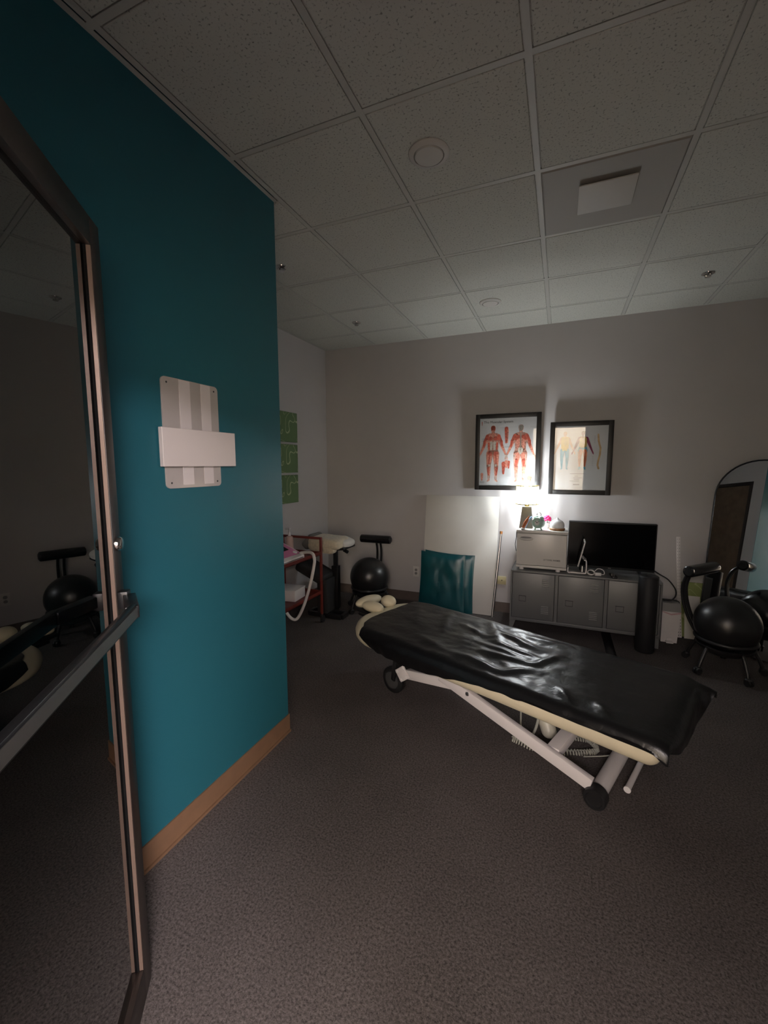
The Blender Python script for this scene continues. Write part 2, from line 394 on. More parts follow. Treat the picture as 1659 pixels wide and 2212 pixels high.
def text_mesh(name, body, size, m, parent, o, ux, uy, align='LEFT', bold=0.0, shear=0.0, sx=1.0):
    cu = bpy.data.curves.new('txt', 'FONT'); cu.body = body; cu.size = size; cu.align_x = align; cu.extrude = 0.0002; cu.offset = bold; cu.shear = shear
    to = bpy.data.objects.new('txt', cu); COL.objects.link(to)
    dg = bpy.context.evaluated_depsgraph_get()
    me = bpy.data.meshes.new_from_object(to.evaluated_get(dg)); bpy.data.objects.remove(to); bpy.data.curves.remove(cu)
    ux, uy = V(ux).normalized(), V(uy).normalized(); uz = ux.cross(uy)
    M = Matrix((ux, uy, uz)).transposed().to_4x4(); M.translation = V(o)
    me.transform(Matrix.Diagonal((sx, 1, 1, 1))); me.transform(M)
    off = LOC.get(parent.name, V((0, 0, 0))) if parent else V((0, 0, 0))
    me.transform(Matrix.Translation(-off))
    me.materials.clear(); me.materials.append(m)
    ob = bpy.data.objects.new(name, me); COL.objects.link(ob)
    if parent: ob.parent = parent; LOC[ob.name] = off
    return ob
def spline(pts, n=8):
    pts = [V(p) for p in pts]; out = []
    for i in range(len(pts)-1):
        p0 = pts[max(i-1, 0)]; p1 = pts[i]; p2 = pts[i+1]; p3 = pts[min(i+2, len(pts)-1)]
        for k in range(n):
            t = k/n
            out.append(0.5*((2*p1) + (p2-p0)*t + (2*p0-5*p1+4*p2-p3)*t*t + (3*p1-p0-3*p2+p3)*t**3))
    out.append(pts[-1]); return out
def lerp_tab(tab, x):
    if x <= tab[0][0]: return tab[0][1]
    for (a, b), (c, d) in zip(tab, tab[1:]):
        if x <= c:
            t = (x-a)/(c-a); t = t*t*(3-2*t); return b + (d-b)*t
    return tab[-1][1]

# ================================================================= STRUCTURE
ZC = 2.888; YB = 4.493; XL = -2.621; XT = -1.412; YR = 1.929; XR = 2.05
T = 0.6096; GX, GY = -1.372, 1.603
def struct(name, mb, m, parent=None): return mb.build(name, m, parent, kind='structure' if parent is None else None, smooth=0)
struct('floor', MB().bx(-3.4, 3.8, -3.8, 4.62, -0.06, 0.0), CARPET)
struct('wall_back', MB().bx(-2.75, 2.2, YB, YB+0.12, 0, 2.97), WALL)
struct('wall_left', MB().bx(XL-0.12, XL, YR, YB, 0, 2.97), WALL)
b = MB().bx(XT-0.10, XT-0.004, 0.0, YR, 0, 2.97); b.mi = 1; b.bx(XT-0.004, XT, 0.0, YR, 0, 2.97)
struct('wall_left_near', b, [WALL, TEAL])
RY = YR - 0.12
DX0, DX1, DZ = -2.50, -1.62, 2.085   # doorway of the wooden door in the return wall
b = MB().bx(XL-0.12, DX0, RY, YR, 0, 2.97).bx(DX1, XT-0.10, RY, YR, 0, 2.97).bx(DX0, DX1, RY, YR, DZ, 2.97)
struct('wall_alcove', b, WALL)
struct('wall_right', MB().bx(XR, XR+0.1, -0.13, YB, 0, 2.97), WALL_R)
HX0, HX1, HZ = -0.575, 0.445, 2.175    # doorway the camera stands in
b = MB().bx(XT-0.10, HX0, -0.13, 0, 0, 2.97).bx(HX1, XR+0.1, -0.13, 0, 0, 2.97).bx(HX0, HX1, -0.13, 0, HZ, 2.97)
struct('wall_front', b, WALL)
b = MB().bx(HX0, HX0+0.045, -0.14, 0.01, 0, HZ).bx(HX1-0.045, HX1, -0.14, 0.01, 0, HZ).bx(HX0+0.045, HX1-0.045, -0.14, 0.01, HZ-0.045, HZ)
struct('trim_1', b, BRONZE)
# corridor behind the doorway
struct('wall_corridor', MB().bx(-3.2, 3.6, -3.75, -3.65, 0, 2.75), CREAMWALL)
struct('wall_corridor_left', MB().bx(-3.3, -3.2, -3.75, -0.13, 0, 2.75), HALLCEIL)
struct('wall_corridor_right', MB().bx(3.6, 3.7, -3.75, -0.13, 0, 2.75), HALLCEIL)
struct('ceiling_corridor', MB().bx(-3.3, 3.7, -3.75, -0.13, 2.68, 2.75), HALLCEIL)
struct('wall_corridor_inner', MB().bx(XR+0.1, 3.6, -0.14, -0.13, 0, 2.75).bx(-3.2, XT-0.1, -0.14, -0.13, 0, 2.75), HALLCEIL)

# ceiling: plenum deck, grid bars, tiles
ceil = struct('ceiling', MB().bx(-2.75, 2.2, -0.13, 4.62, 2.935, 2.99), VENTG)
xs = [GX + i*T for i in range(-3, 7)]; ys = [GY + j*T for j in range(-3, 6)]
for x in xs:
    if XL+0.02 < x < XR-0.02:
        y0 = YR if x < XT else 0.0
        MB().bx(x-0.012, x+0.012, y0, YB, ZC, ZC+0.0025).bx(x-0.001, x+0.001, y0, YB, ZC+0.0025, ZC+0.04).build('grid_bar', TBAR, ceil, smooth=0)
for y in ys:
    if 0.02 < y < YB-0.02:
        x0 = XL if y > YR else XT
        MB().bx(x0, XR, y-0.012, y+0.012, ZC+0.0003, ZC+0.0027).bx(x0, XR, y-0.001, y+0.001, ZC+0.0027, ZC+0.04).build('grid_bar', TBAR, ceil, smooth=0)
for (x0, x1, y0, y1) in ((XL, XR, YB-0.02, YB), (XL, XL+0.02, YR, YB), (XT, XT+0.02, 0, YR), (XR-0.02, XR, 0, YB), (XT, XR, 0, 0.02), (XL, XT, YR, YR+0.02)):
    MB().bx(x0, x1, y0, y1, ZC+0.0006, ZC+0.003).build('wall_angle', TBAR, ceil, smooth=0)
tile_cache = {}
def tile(x0, x1, y0, y1):
    if x1-x0 < 0.05 or y1-y0 < 0.05: return
    key = (round(x1-x0, 3), round(y1-y0, 3)); g = 0.0165
    if key not in tile_cache:
        w, h = (x1-x0)/2 - g, (y1-y0)/2 - g
        bm_ = MB().bx(-w, w, -h, h, ZC-0.0005, ZC+0.010, bev=0.0015, seg=1).bx(-w-0.008, w+0.008, -h-0.008, h+0.008, ZC+0.008, ZC+0.022)
        o = bm_.build('ceiling_tile', TILE, None, smooth=0); tile_cache[key] = o.data
    else:
        o = bpy.data.objects.new('ceiling_tile', tile_cache[key]); COL.objects.link(o)
    o.parent = ceil; o.location = ((x0+x1)/2, (y0+y1)/2, 0)
for i in range(-3, 7):
    for j in range(-3, 6):
        x0, x1 = GX+i*T, GX+(i+1)*T; y0, y1 = GY+j*T, GY+(j+1)*T
        if i == 2 and j == 1: continue      # vent
        x0, x1 = max(x0, XL), min(x1, XR); y0, y1 = max(y0, 0.0), min(y1, YB)
        if x1 <= x0 or y1 <= y0: continue
        if x0 < XT - 0.01 and y0 < YR:
            y0 = YR
            if y1 <= y0: continue
        tile(x0, x1, y0, y1)

# baseboards
struct('baseboard_back', MB().bx(XL, XR, YB-0.006, YB, 0, 0.105).bx(XL, XR, YB-0.012, YB-0.006, 0, 0.012), BASEB)
struct('baseboard_left', MB().bx(XL, XL+0.006, YR, YB-0.006, 0, 0.105), BASEB)
struct('baseboard_teal', MB().bx(XT, XT+0.006, 0, YR+0.006, 0, 0.106).bx(XT+0.006, XT+0.014, 0, YR+0.006, 0, 0.012).bx(DX1+0.06, XT, YR, YR+0.006, 0, 0.106), BASET)
struct('baseboard_right', MB().bx(XR-0.006, XR, 0, YB-0.006, 0, 0.105), BASEB)

# wooden door in the alcove wall (seen in the mirror)
d2 = bpy.data.objects.new('door_2', None); COL.objects.link(d2); d2['kind'] = 'structure'; d2['label'] = 'brown wooden door in a dark frame, seen in the arched mirror'
MB().bx(DX0, DX0+0.05, RY-0.01, YR+0.012, 0, DZ).bx(DX1-0.05, DX1, RY-0.01, YR+0.012, 0, DZ).bx(DX0+0.05, DX1-0.05, RY-0.01, YR+0.012, DZ-0.05, DZ).build('frame', DARKTRIM, d2)
MB().bx(DX0+0.052, DX1-0.052, YR-0.05, YR-0.006, 0.008, DZ-0.052).build('panel', WOODDOOR, d2)
MB().lathe([(0.03, 0), (0.03, 0.006), (0.012, 0.01), (0.012, 0.03), (0.026, 0.042), (0.028, 0.055), (0.018, 0.066), (0, 0.068)], (DX0+0.13, YR-0.006, 0.98), 20, (0, 1, 0)).build('knob', BRONZE_IN, d2)

# open glass door
HG = V((-0.529, 0.034, 0)); DD = V((-0.6059, 0.7955, 0)); DN = V((0.7955, 0.6059, 0))
def dp(a, off, z): return HG + DD*a + DN*off + V((0, 0, z))
dr = V((DD, DN, V((0, 0, 1)))[0])
DM = Matrix((DD, DN, V((0, 0, 1)))).transposed()
d1 = bpy.data.objects.new('door_1', None); COL.objects.link(d1); d1.location = HG; LOC['door_1'] = HG.copy(); d1['kind'] = 'structure'
d1['label'] = 'open glass door with dark bronze frame and push bar, at left'
def dbox(a0, a1, o0, o1, z0, z1, bev=0.0): return MB().box(dp((a0+a1)/2, (o0+o1)/2, (z0+z1)/2), (a1-a0, abs(o1-o0), z1-z0), DM, bev)
TH = 0.044
st = dbox(0.856, 0.911, -TH, 0, 0.012, 2.134, 0.0015).build('stile', BRONZE, d1)
dbox(0.850, 0.8558, -0.0159, -0.0105, 0.113, 2.067).build('gasket', GASKET, st)
dbox(0.8525, 0.8558, -0.0104, -0.001, 0.113, 2.067).build('glazing_stop', BRONZE_IN, st, label='bronze strip along the glass, its colour lightened as if lit')
st2 = dbox(0.0, 0.055, -TH, 0, 0.012, 2.134, 0.0015).build('stile', BRONZE, d1)
dbox(0.055, 0.856, -TH, 0, 2.068, 2.134, 0.0015).build('rail', BRONZE, d1)
dbox(0.055, 0.856, -TH, 0, 0.012, 0.112, 0.0015).build('rail', BRONZE, d1)
dbox(0.056, 0.855, -0.022, -0.016, 0.112, 2.068).build('pane', DOORGLASS, d1, smooth=0)
bar = MB()
bar.box(dp(0.42, 0.066, 1.200), (0.69, 0.016, 0.036), DM, 0.003)
bar = bar.build('push_bar', BLACKMETAL, d1)
dbox(0.076, 0.764, 0.0745, 0.0760, 1.188, 1.212).build('face_strip', STEEL, bar, label='silver strip along the front of the push bar')
for a in (0.872, 0.035):
    q = MB(); q.box(dp(a, 0.012, 1.2), (0.03, 0.024, 0.046), DM, 0.003)
    q.beam(dp(a, 0.024, 1.2), dp(0.75 if a > 0.5 else 0.09, 0.066, 1.2), 0.03, 0.03, (0, 0, 1), 0.003)
    q.build('bracket', BLACKMETAL, d1)
MB().lathe([(0.019, 0), (0.019, 0.006), (0.015, 0.012), (0.010, 0.013), (0.0, 0.013)], dp(0.883, 0, 1.347), 20, DN).build('lock', CHROME, d1, label='round chrome lock cylinder')

# ================================================================= CEILING FITTINGS
VX0, VX1, VY0, VY1 = GX+2*T, GX+3*T, GY+T, GY+2*T
vt = thing('ceiling_vent', 'square grey ceiling vent with a pale plate in its middle', 'vent', ((VX0+VX1)/2, (VY0+VY1)/2, ZC))
cx, cy = (VX0+VX1)/2, (VY0+VY1)/2
def ringpts(h, z): return [(cx-h, cy-h, z), (cx+h, cy-h, z), (cx+h, cy+h, z), (cx-h, cy+h, z)]
MB().grid([ringpts(0.2915, ZC+0.001), ringpts(0.285, ZC-0.004), ringpts(0.275, ZC-0.002), ringpts(0.16, ZC+0.012), ringpts(0.02, ZC+0.012)], closed_u=True).build('pan', VENTG, vt, smooth=20)
MB().box((cx, cy, ZC-0.004), (0.252, 0.252, 0.006), None, 0.002).build('plaque', VENTP, vt)
for k in range(4):
    s1, s2 = ((-1, -1), (1, -1), (1, 1), (-1, 1))[k]
    MB().rod((cx+s1*0.09, cy+s2*0.09, ZC-0.001), (cx+s1*0.09, cy+s2*0.09, ZC+0.012), 0.004, seg=8).build('hanger', VENTG, vt)

def disc_light(x, y, label):
    t = thing('disc_light', label, 'ceiling light', (x, y, ZC), 'round disc lights on the ceiling')
    MB().lathe([(0.088, 0.0), (0.088, -0.004), (0.082, -0.010), (0.066, -0.013), (0.066, -0.006), (0.064, 0.0)], (x, y, ZC-0.0005), 40).build('rim', VENTP, t)
    MB().lathe([(0.062, -0.003), (0.062, -0.012), (0.059, -0.016), (0.03, -0.018), (0, -0.0185)], (x, y, ZC), 40).build('lens', VENTP, t)
disc_light(-0.581, 1.905, 'round white disc light on the ceiling nearer the camera')
disc_light(-0.594, 3.717, 'round white disc light on the ceiling nearer the back wall')
def sprinkler(x, y, label):
    t = thing('sprinkler', label, 'sprinkler', (x, y, ZC), 'fire sprinklers in the ceiling')
    MB().lathe([(0.042, 0), (0.040, -0.005), (0.026, -0.012), (0.022, -0.004), (0.020, 0.0)], (x, y, ZC-0.0005), 28).build('escutcheon', CHROME, t)
    MB().rod((x, y, ZC), (x, y, ZC-0.010), 0.011, 0.009).build('body', CHROME, t)
    f = MB()
    for s in (-1, 1): f.tube(spline([(x+s*0.010, y, ZC-0.006), (x+s*0.015, y, ZC-0.014), (x+s*0.004, y, ZC-0.023)], 5), 0.003, 8)
    f.build('arm', CHROME, t)
    g = MB().lathe([(0.004, 0), (0.02, -0.001), (0.02, -0.003), (0, -0.003)], (x, y, ZC-0.0225), 20)
    g.build('deflector', CHROME, t)
sprinkler(-1.837, 3.742, 'chrome ceiling sprinkler above the towel stand, left of the far disc light')
sprinkler(-1.807, 2.534, 'chrome ceiling sprinkler half hidden behind the teal wall edge')
sprinkler(0.901, 3.772, 'chrome ceiling sprinkler at the right, beyond the vent')

# ================================================================= SIGN ON THE TEAL WALL
sg = thing('wall_sign', 'grey and white striped sign holder with a blank white panel on the teal wall', 'sign', (XT, 1.33, 1.45))
def rrect(w, h, r, n=6):
    out = []
    for (sx, sy, a0) in ((1, 1, 0), (-1, 1, PI/2), (-1, -1, PI), (1, -1, 1.5*PI)):
        for k in range(n+1):
            a = a0 + PI/2*k/n; out.append((sx*(w/2-r) + r*math.cos(a), sy*(h/2-r) + r*math.sin(a)))
    return out
SY0, SY1, SZ0, SZ1 = 1.188, 1.474, 1.460, 1.889
MB().prism(rrect(SY1-SY0, SZ1-SZ0, 0.018), (XT, (SY0+SY1)/2, (SZ0+SZ1)/2), (0, 1, 0), (0, 0, 1), 0.006).build('plate', SIGNG, sg)
for (a, c) in ((1.268, 1.322), (1.378, 1.430)):
    MB().bx(XT+0.006, XT+0.0075, a, c, SZ0+0.012, SZ1-0.002).build('stripe', SIGNL, sg, smooth=0)
MB().bx(XT+0.0075, XT+0.028, 1.162, 1.548, 1.546, 1.695, bev=0.0015, seg=1).build('name_panel', SIGNB, sg, label='blank white panel across the sign')
for (y, z) in ((1.212, 1.868), (1.452, 1.868), (1.212, 1.481), (1.452, 1.481)):
    MB().lathe([(0.004, 0), (0.003, 0.0015), (0, 0.002)], (XT+0.006, y, z), 10, (1, 0, 0)).build('screw', INK, sg)

# ================================================================= WALL ART
def canvas(y0, y1, z0, z1, label, m=GREENCV):
    o = MB().bx(XL, XL+0.03, y0, y1, z0, z1, bev=0.003).build('canvas_print', m); rebase(o, (XL, (y0+y1)/2, z0))
    tag(o, label, 'canvas', 'green canvases on the left wall')
canvas(3.54, 3.838, 1.790, 2.092, 'green swirl canvas on the left wall, topmost of three')
canvas(3.54, 3.835, 1.474, 1.764, 'green swirl canvas on the left wall, middle of three')
canvas(3.54, 3.832, 1.158, 1.449, 'green swirl canvas on the left wall, lowest of three')

def capsule(b, a, c, r0, r1, o, ux, uz, d, n=7):
    ax, az = a; cx_, cz = c; ang = math.atan2(cz-az, cx_-ax); pts = []
    for k in range(n+1): t = ang + PI/2 + PI*k/n; pts.append((ax + r0*math.cos(t), az + r0*math.sin(t)))
    for k in range(n+1): t = ang - PI/2 + PI*k/n; pts.append((cx_ + r1*math.cos(t), cz + r1*math.sin(t)))
    b.poly([V(o) + V(ux)*p[0] + V(uz)*p[1] + V(d) for p in pts])
def framed(name, x0, x1, z0, z1, label, lean):
    """a framed poster hanging on the back wall, its top leaning forward"""
    W, H = x1-x0, z1-z0; fw, dep = 0.043, 0.024
    t = thing(name, label, 'framed poster', (x0 + W/2, YB, z0), 'framed anatomy posters')
    ang = math.atan(lean/H)
    O = V((x0, YB-0.030, z0)); ux = V((1, 0, 0)); uz = V((0, -math.sin(ang), math.cos(ang))); un = V((0, -math.cos(ang), -math.sin(ang)))
    R = Matrix((ux, -un, uz)).transposed()
    def P(u, v, d=0.0): return O + ux*u + uz*v + un*d
    f = []
    for (a, c, w, h) in ((fw/2, H/2, fw, H), (W-fw/2, H/2, fw, H)):
        MB().box(P(a, c, dep/2-0.004), (w, dep, h), R, 0.003).build('frame_side', FRAMEBLK, t)
    for c in (fw/2, H-fw/2):
        MB().box(P(W/2, c, dep/2-0.004), (W-2*fw, dep, fw), R, 0.003).build('frame_rail', FRAMEBLK, t)
    pp = MB().box(P(W/2, H/2, 0), (W-2*fw+0.006, 0.004, H-2*fw+0.006), R).build('poster', PAPER, t, smooth=0)
    MB().box(P(W/2, H/2, 0.009), (W-2*fw, 0.002, H-2*fw), R).build('pane', PICGLASS, t, smooth=0)
    hk = MB().box(P(W/2, H-0.05, -0.012), (W*0.5, 0.012, 0.02), R).build('hanger', FRAMEBLK, t)
    return t, pp, P, ux, uz, un
def figure(pp, P, ux, uz, un, cx, top, h, cols, back=False, name='printed_figure'):
    """flat printed figure: soft outline body, then coloured muscle shapes"""
    O = P(cx, top-h, 0.0); s = h
    L = [(-1, 1)]
    b = MB()
    def cap(a, c, r0, r1, mi, lay): b.mi = mi; capsule(b, (a[0]*s, a[1]*s), (c[0]*s, c[1]*s), r0*s, r1*s, O, ux, uz, un*(0.0024+0.00025*lay))
    # skin silhouette
    cap((0, 0.925), (0, 0.955), 0.040, 0.043, 0, 0); cap((0, 0.87), (0, 0.91), 0.030, 0.028, 0, 0)
    for q in (-1, 1):
        cap((q*0.085, 0.815), (q*0.165, 0.62), 0.036, 0.026, 0, 0); cap((q*0.165, 0.62), (q*0.235, 0.46), 0.026, 0.014, 0, 0); cap((q*0.24, 0.45), (q*0.255, 0.40), 0.018, 0.008, 0, 0)
        cap((q*0.055, 0.50), (q*0.068, 0.28), 0.062, 0.036, 0, 0); cap((q*0.066, 0.27), (q*0.060, 0.05), 0.038, 0.018, 0, 0); cap((q*0.06, 0.03), (q*0.085, 0.008), 0.018, 0.012, 0, 0)
        cap((q*0.045, 0.80), (q*0.04, 0.60), 0.065, 0.05, 0, 0); cap((q*0.04, 0.60), (q*0.045, 0.50), 0.05, 0.06, 0, 0)
    for (a, c, r0_, r1_, mi, lay) in cols:
        for q in (-1, 1): cap((q*a[0], a[1]), (q*c[0], c[1]), r0_, r1_, mi, lay)
    return b, O
t1, pp1, P1, ux, uz, un = framed('framed_poster', -0.825, -0.192, 1.295, 2.062, 'black framed muscular system poster, the left and larger of two framed posters', 0.012)
muscle = [((0.10, 0.81), (0.135, 0.74), 0.030, 0.022, 1, 1), ((0.145, 0.72), (0.16, 0.63), 0.024, 0.018, 1, 1), ((0.17, 0.61), (0.215, 0.50), 0.022, 0.012, 2, 1),
          ((0.045, 0.77), (0.085, 0.76), 0.040, 0.025, 1, 2), ((0.03, 0.69), (0.03, 0.58), 0.028, 0.02, 3, 2), ((0.07, 0.68), (0.065, 0.58), 0.02, 0.016, 1, 2),
          ((0.055, 0.50), (0.06, 0.33), 0.042, 0.020, 1, 2), ((0.085, 0.47), (0.085, 0.32), 0.018, 0.012, 2, 3), ((0.03, 0.45), (0.045, 0.33), 0.016, 0.010, 2, 3),
          ((0.072, 0.24), (0.066, 0.12), 0.024, 0.012, 1, 2), ((0.05, 0.23), (0.052, 0.13), 0.012, 0.008, 2, 3), ((0.0, 0.85), (0.04, 0.83), 0.022, 0.02, 2, 2), ((0, 0.925), (0, 0.955), 0.034, 0.038, 1, 2), ((0.012, 0.905), (0.012, 0.90), 0.010, 0.010, 2, 3), ((0.058, 0.30), (0.058, 0.285), 0.014, 0.012, 3, 4), ((0.062, 0.10), (0.060, 0.05), 0.008, 0.007, 3, 3), ((0.10, 0.64), (0.09, 0.56), 0.006, 0.004, 3, 3), ((0.225, 0.47), (0.245, 0.42), 0.008, 0.006, 3, 3)]
muscle_b = muscle[:3] + [((0.045, 0.79), (0.085, 0.76), 0.035, 0.03, 1, 2), ((0.04, 0.72), (0.05, 0.60), 0.03, 0.016, 2, 2), ((0.015, 0.58), (0.02, 0.50), 0.025, 0.02, 3, 2),
          ((0.055, 0.48), (0.06, 0.42), 0.044, 0.036, 2, 3), ((0.06, 0.38), (0.062, 0.29), 0.032, 0.014, 1, 3), ((0.06, 0.24), (0.06, 0.15), 0.030, 0.014, 2, 3), ((0.06, 0.15), (0.06, 0.07), 0.012, 0.006, 3, 3), ((0, 0.925), (0, 0.955), 0.034, 0.038, 3, 2), ((0.0, 0.86), (0.0, 0.62), 0.008, 0.008, 3, 4), ((0.09, 0.48), (0.095, 0.34), 0.007, 0.005, 3, 4), ((0.225, 0.47), (0.245, 0.42), 0.008, 0.006, 3, 3)]
PM = [POR['print_muscle_pale'], POR['print_muscle_red'], POR['print_muscle_light'], POR['print_bone']]
b, _ = figure(pp1, P1, ux, uz, un, 0.175, 0.655, 0.57, muscle)
b.build('printed_figure', PM, pp1, smooth=0)
b, _ = figure(pp1, P1, ux, uz, un, 0.445, 0.655, 0.57, muscle_b)
b.build('printed_figure', PM, pp1, smooth=0)
b = MB()
for (x, z, w, h, mi) in ((0.305, 0.62, 0.018, 0.14, 1), (0.318, 0.60, 0.010, 0.12, 2), (0.285, 0.27, 0.020, 0.10, 1), (0.312, 0.285, 0.020, 0.05, 2), (0.335, 0.285, 0.014, 0.06, 1), (0.070, 0.16, 0.014, 0.06, 2), (0.54, 0.13, 0.022, 0.05, 2), (0.062, 0.690, 0.004, 0.035, 1)):
    b.mi = mi; capsule(b, (x, z), (x, z-h), w, w*0.5, P1(0, 0, 0), ux, uz, un*0.0026)
b.build('printed_detail', PM, pp1, smooth=0, kind='stuff')
text_mesh('printed_title', 'The Muscular System', 0.0335, INK, pp1, P1(0.080, 0.676, 0.0026), ux, uz, bold=0.0)
b = MB()
for (x, z, w) in ((0.05, 0.085, 0.045), (0.05, 0.078, 0.05), (0.05, 0.071, 0.04), (0.29, 0.435, 0.05), (0.06, 0.52, 0.03), (0.06, 0.50, 0.03)):
    b.poly([P1(x, z, 0.0024), P1(x+w, z, 0.0024), P1(x+w, z+0.0025, 0.0024), P1(x, z+0.0025, 0.0024)])
b.build('printed_lines', GREYINK, pp1, smooth=0, kind='stuff')

t2, pp2, P2, ux, uz, un = framed('framed_poster', -0.108, 0.436, 1.266, 1.958, 'black framed body chart poster with coloured figures, the right and smaller of two framed posters', 0.010)
colA = [((0.03, 0.80), (0.035, 0.60), 0.065, 0.055, 1, 2), ((0.04, 0.58), (0.03, 0.52), 0.045, 0.03, 1, 3), ((0.055, 0.50), (0.068, 0.28), 0.058, 0.036, 2, 2), ((0.066, 0.27), (0.060, 0.05), 0.038, 0.018, 2, 2), ((0.06, 0.03), (0.075, 0.012), 0.020, 0.016, 2, 2)]
colB = [((0.0, 0.925), (0.0, 0.955), 0.042, 0.044, 3, 2), ((0.0, 0.86), (0.0, 0.91), 0.032, 0.028, 3, 2), ((0.085, 0.815), (0.165, 0.62), 0.038, 0.028, 3, 2), ((0.165, 0.62), (0.235, 0.46), 0.028, 0.016, 3, 2), ((0.24, 0.45), (0.255, 0.41), 0.020, 0.012, 3, 2),
        ((0.03, 0.79), (0.03, 0.62), 0.058, 0.052, 1, 3), ((0.04, 0.57), (0.055, 0.50), 0.055, 0.062, 2, 2), ((0.05, 0.49), (0.06, 0.30), 0.048, 0.034, 4, 3), ((0.06, 0.27), (0.06, 0.09), 0.036, 0.018, 4, 3), ((0.06, 0.05), (0.07, 0.012), 0.024, 0.018, 2, 3)]
PM2 = [POR['print_skin'], POR['print_yellow'], POR['print_teal'], POR['print_maroon'], POR['print_orange']]
b, _ = figure(pp2, P2, ux, uz, un, 0.135, 0.60, 0.36, colA); b.build('printed_figure', PM2, pp2, smooth=0)
b, _ = figure(pp2, P2, ux, uz, un, 0.292, 0.60, 0.36, colB); b.build('printed_figure', PM2, pp2, smooth=0)
b = MB()
sp = [(0.418, 0.565), (0.425, 0.50), (0.442, 0.44), (0.44, 0.38), (0.428, 0.32), (0.424, 0.28), (0.434, 0.25)]
for (a, c) in zip(sp, sp[1:]): capsule(b, a, c, 0.0075, 0.0085, P2(0, 0, 0), ux, uz, un*0.0026)
b.build('printed_spine', POR['print_sand'], pp2, smooth=0)
b = MB()
def line(x, z, w, h): b.poly([P2(x, z, 0.0024), P2(x+w, z, 0.0024), P2(x+w, z+h, 0.0024), P2(x, z+h, 0.0024)])
for (x, z, w) in ((0.19, 0.197, 0.125), (0.232, 0.175, 0.03), (0.222, 0.158, 0.075), (0.225, 0.144, 0.05), (0.19, 0.128, 0.085)): line(x, z, w, 0.004)
for k in range(6): line(0.385, 0.55-0.012*k, 0.012, 0.002); line(0.375, 0.36-0.016*k, 0.012, 0.002)
line(0.222, 0.092, 0.055, 0.007)
b.build('printed_lines', GREYINK, pp2, smooth=0, kind='stuff')

# wall plates
op = thing('wall_outlet', 'white duplex outlet on the back wall between ball chair and white board', 'outlet', (-1.476, YB, 0.29))
MB().box((-1.476, YB-0.003, 0.345), (0.072, 0.006, 0.118), None, 0.002).build('plate', PLATEW, op)
for z in (0.365, 0.325): MB().lathe([(0.016, 0), (0.015, 0.003), (0, 0.003)], (-1.476, YB-0.006, z), 18, (0, -1, 0)).build('socket', GREYPL, op)
ip = thing('wall_jack', 'ivory wall plate low on the back wall behind the silver pole', 'wall plate', (-0.53, YB, 0.29))
MB().box((-0.535, YB-0.006, 0.342), (0.105, 0.012, 0.085), None, 0.003).build('plate', IVORY, ip)
MB().lathe([(0.006, 0), (0.005, 0.003), (0, 0.003)], (-0.525, YB-0.012, 0.345), 12, (0, -1, 0)).build('screw', INK, ip)

# ================================================================= LOCKER CABINET
CX0, CX1, CY0, CY1, CZ0, CZ1 = -0.395, 0.825, 4.05, 4.455, 0.088, 0.572
lc = thing('locker_cabinet', 'low grey steel locker cabinet with three doors against the back wall', 'cabinet', ((CX0+CX1)/2, (CY0+CY1)/2, 0))
b = MB().bx(CX0, CX1, CY0, CY1, CZ1-0.018, CZ1, 0.003).bx(CX0, CX1, CY0, CY1, CZ0, CZ0+0.03, 0.002)
b.bx(CX0, CX0+0.015, CY0, CY1, CZ0+0.0302, CZ1-0.0182).bx(CX1-0.015, CX1, CY0, CY1, CZ0+0.0302, CZ1-0.0182)
b.bx(-0.006, 0.020, CY0, CY0+0.02, CZ0+0.03, CZ1-0.018).bx(0.395, 0.422, CY0, CY0+0.02, CZ0+0.03, CZ1-0.018)
b.bx(CX0+0.015, CX1-0.015, CY1-0.004, CY1, CZ0, CZ1-0.018)
b.build('body', LOCKER, lc)
for (dx0, dx1) in ((CX0+0.018, -0.010), (0.024, 0.391), (0.426, CX1-0.018)):
    dz0, dz1 = CZ0+0.033, CZ1-0.021
    dm = MB().bx(dx0, dx1, CY0+0.002, CY0+0.018, dz0, dz1, 0.002)
    dr_ = dm.build('door', LOCKER, lc)
    for zt in (0.503, 0.250):
        for k in range(5):
            z = zt - k*0.0165
            MB().grid([[(dx1-0.108, CY0+0.0025, z+0.004), (dx1-0.044, CY0+0.0025, z+0.004)], [(dx1-0.108, CY0-0.004, z-0.001), (dx1-0.044, CY0-0.004, z-0.001)], [(dx1-0.108, CY0+0.001, z-0.004), (dx1-0.044, CY0+0.001, z-0.004)]]).build('louvre', SLOTLT, dr_)
    hm = MB().bx(dx0+0.060, dx0+0.126, CY0-0.004, CY0+0.002, 0.330, 0.334, 0.001)
    for (a_, c_, e_, f_) in ((0.062, 0.065, 0.284, 0.330), (0.121, 0.124, 0.284, 0.330), (0.062, 0.124, 0.281, 0.284)): hm.bx(dx0+a_, dx0+c_, CY0-0.0015, CY0+0.002, e_, f_)
    hm.build('handle', LOCKER_D, dr_)
for (x, y) in ((CX0, CY0), (CX1, CY0), (CX0, CY1-0.05), (CX1, CY1-0.05)):
    k = 1 if x == CX0 else -1
    q = MB(); h0 = CZ0 - 0.0005
    q.grid([[(x+k*0.002, y+0.002, h0), (x+k*0.055, y+0.002, h0), (x+k*0.055, y+0.045, h0), (x+k*0.002, y+0.045, h0)], [(x+k*0.002, y+0.002, 0.001), (x+k*0.026, y+0.002, 0.001), (x+k*0.026, y+0.028, 0.001), (x+k*0.002, y+0.028, 0.001)]], closed_u=True)
    q.poly([(x+k*0.002, y+0.002, 0.001), (x+k*0.026, y+0.002, 0.001), (x+k*0.026, y+0.028, 0.001), (x+k*0.002, y+0.028, 0.001)])
    q.build('leg', LOCKER, lc, smooth=0)

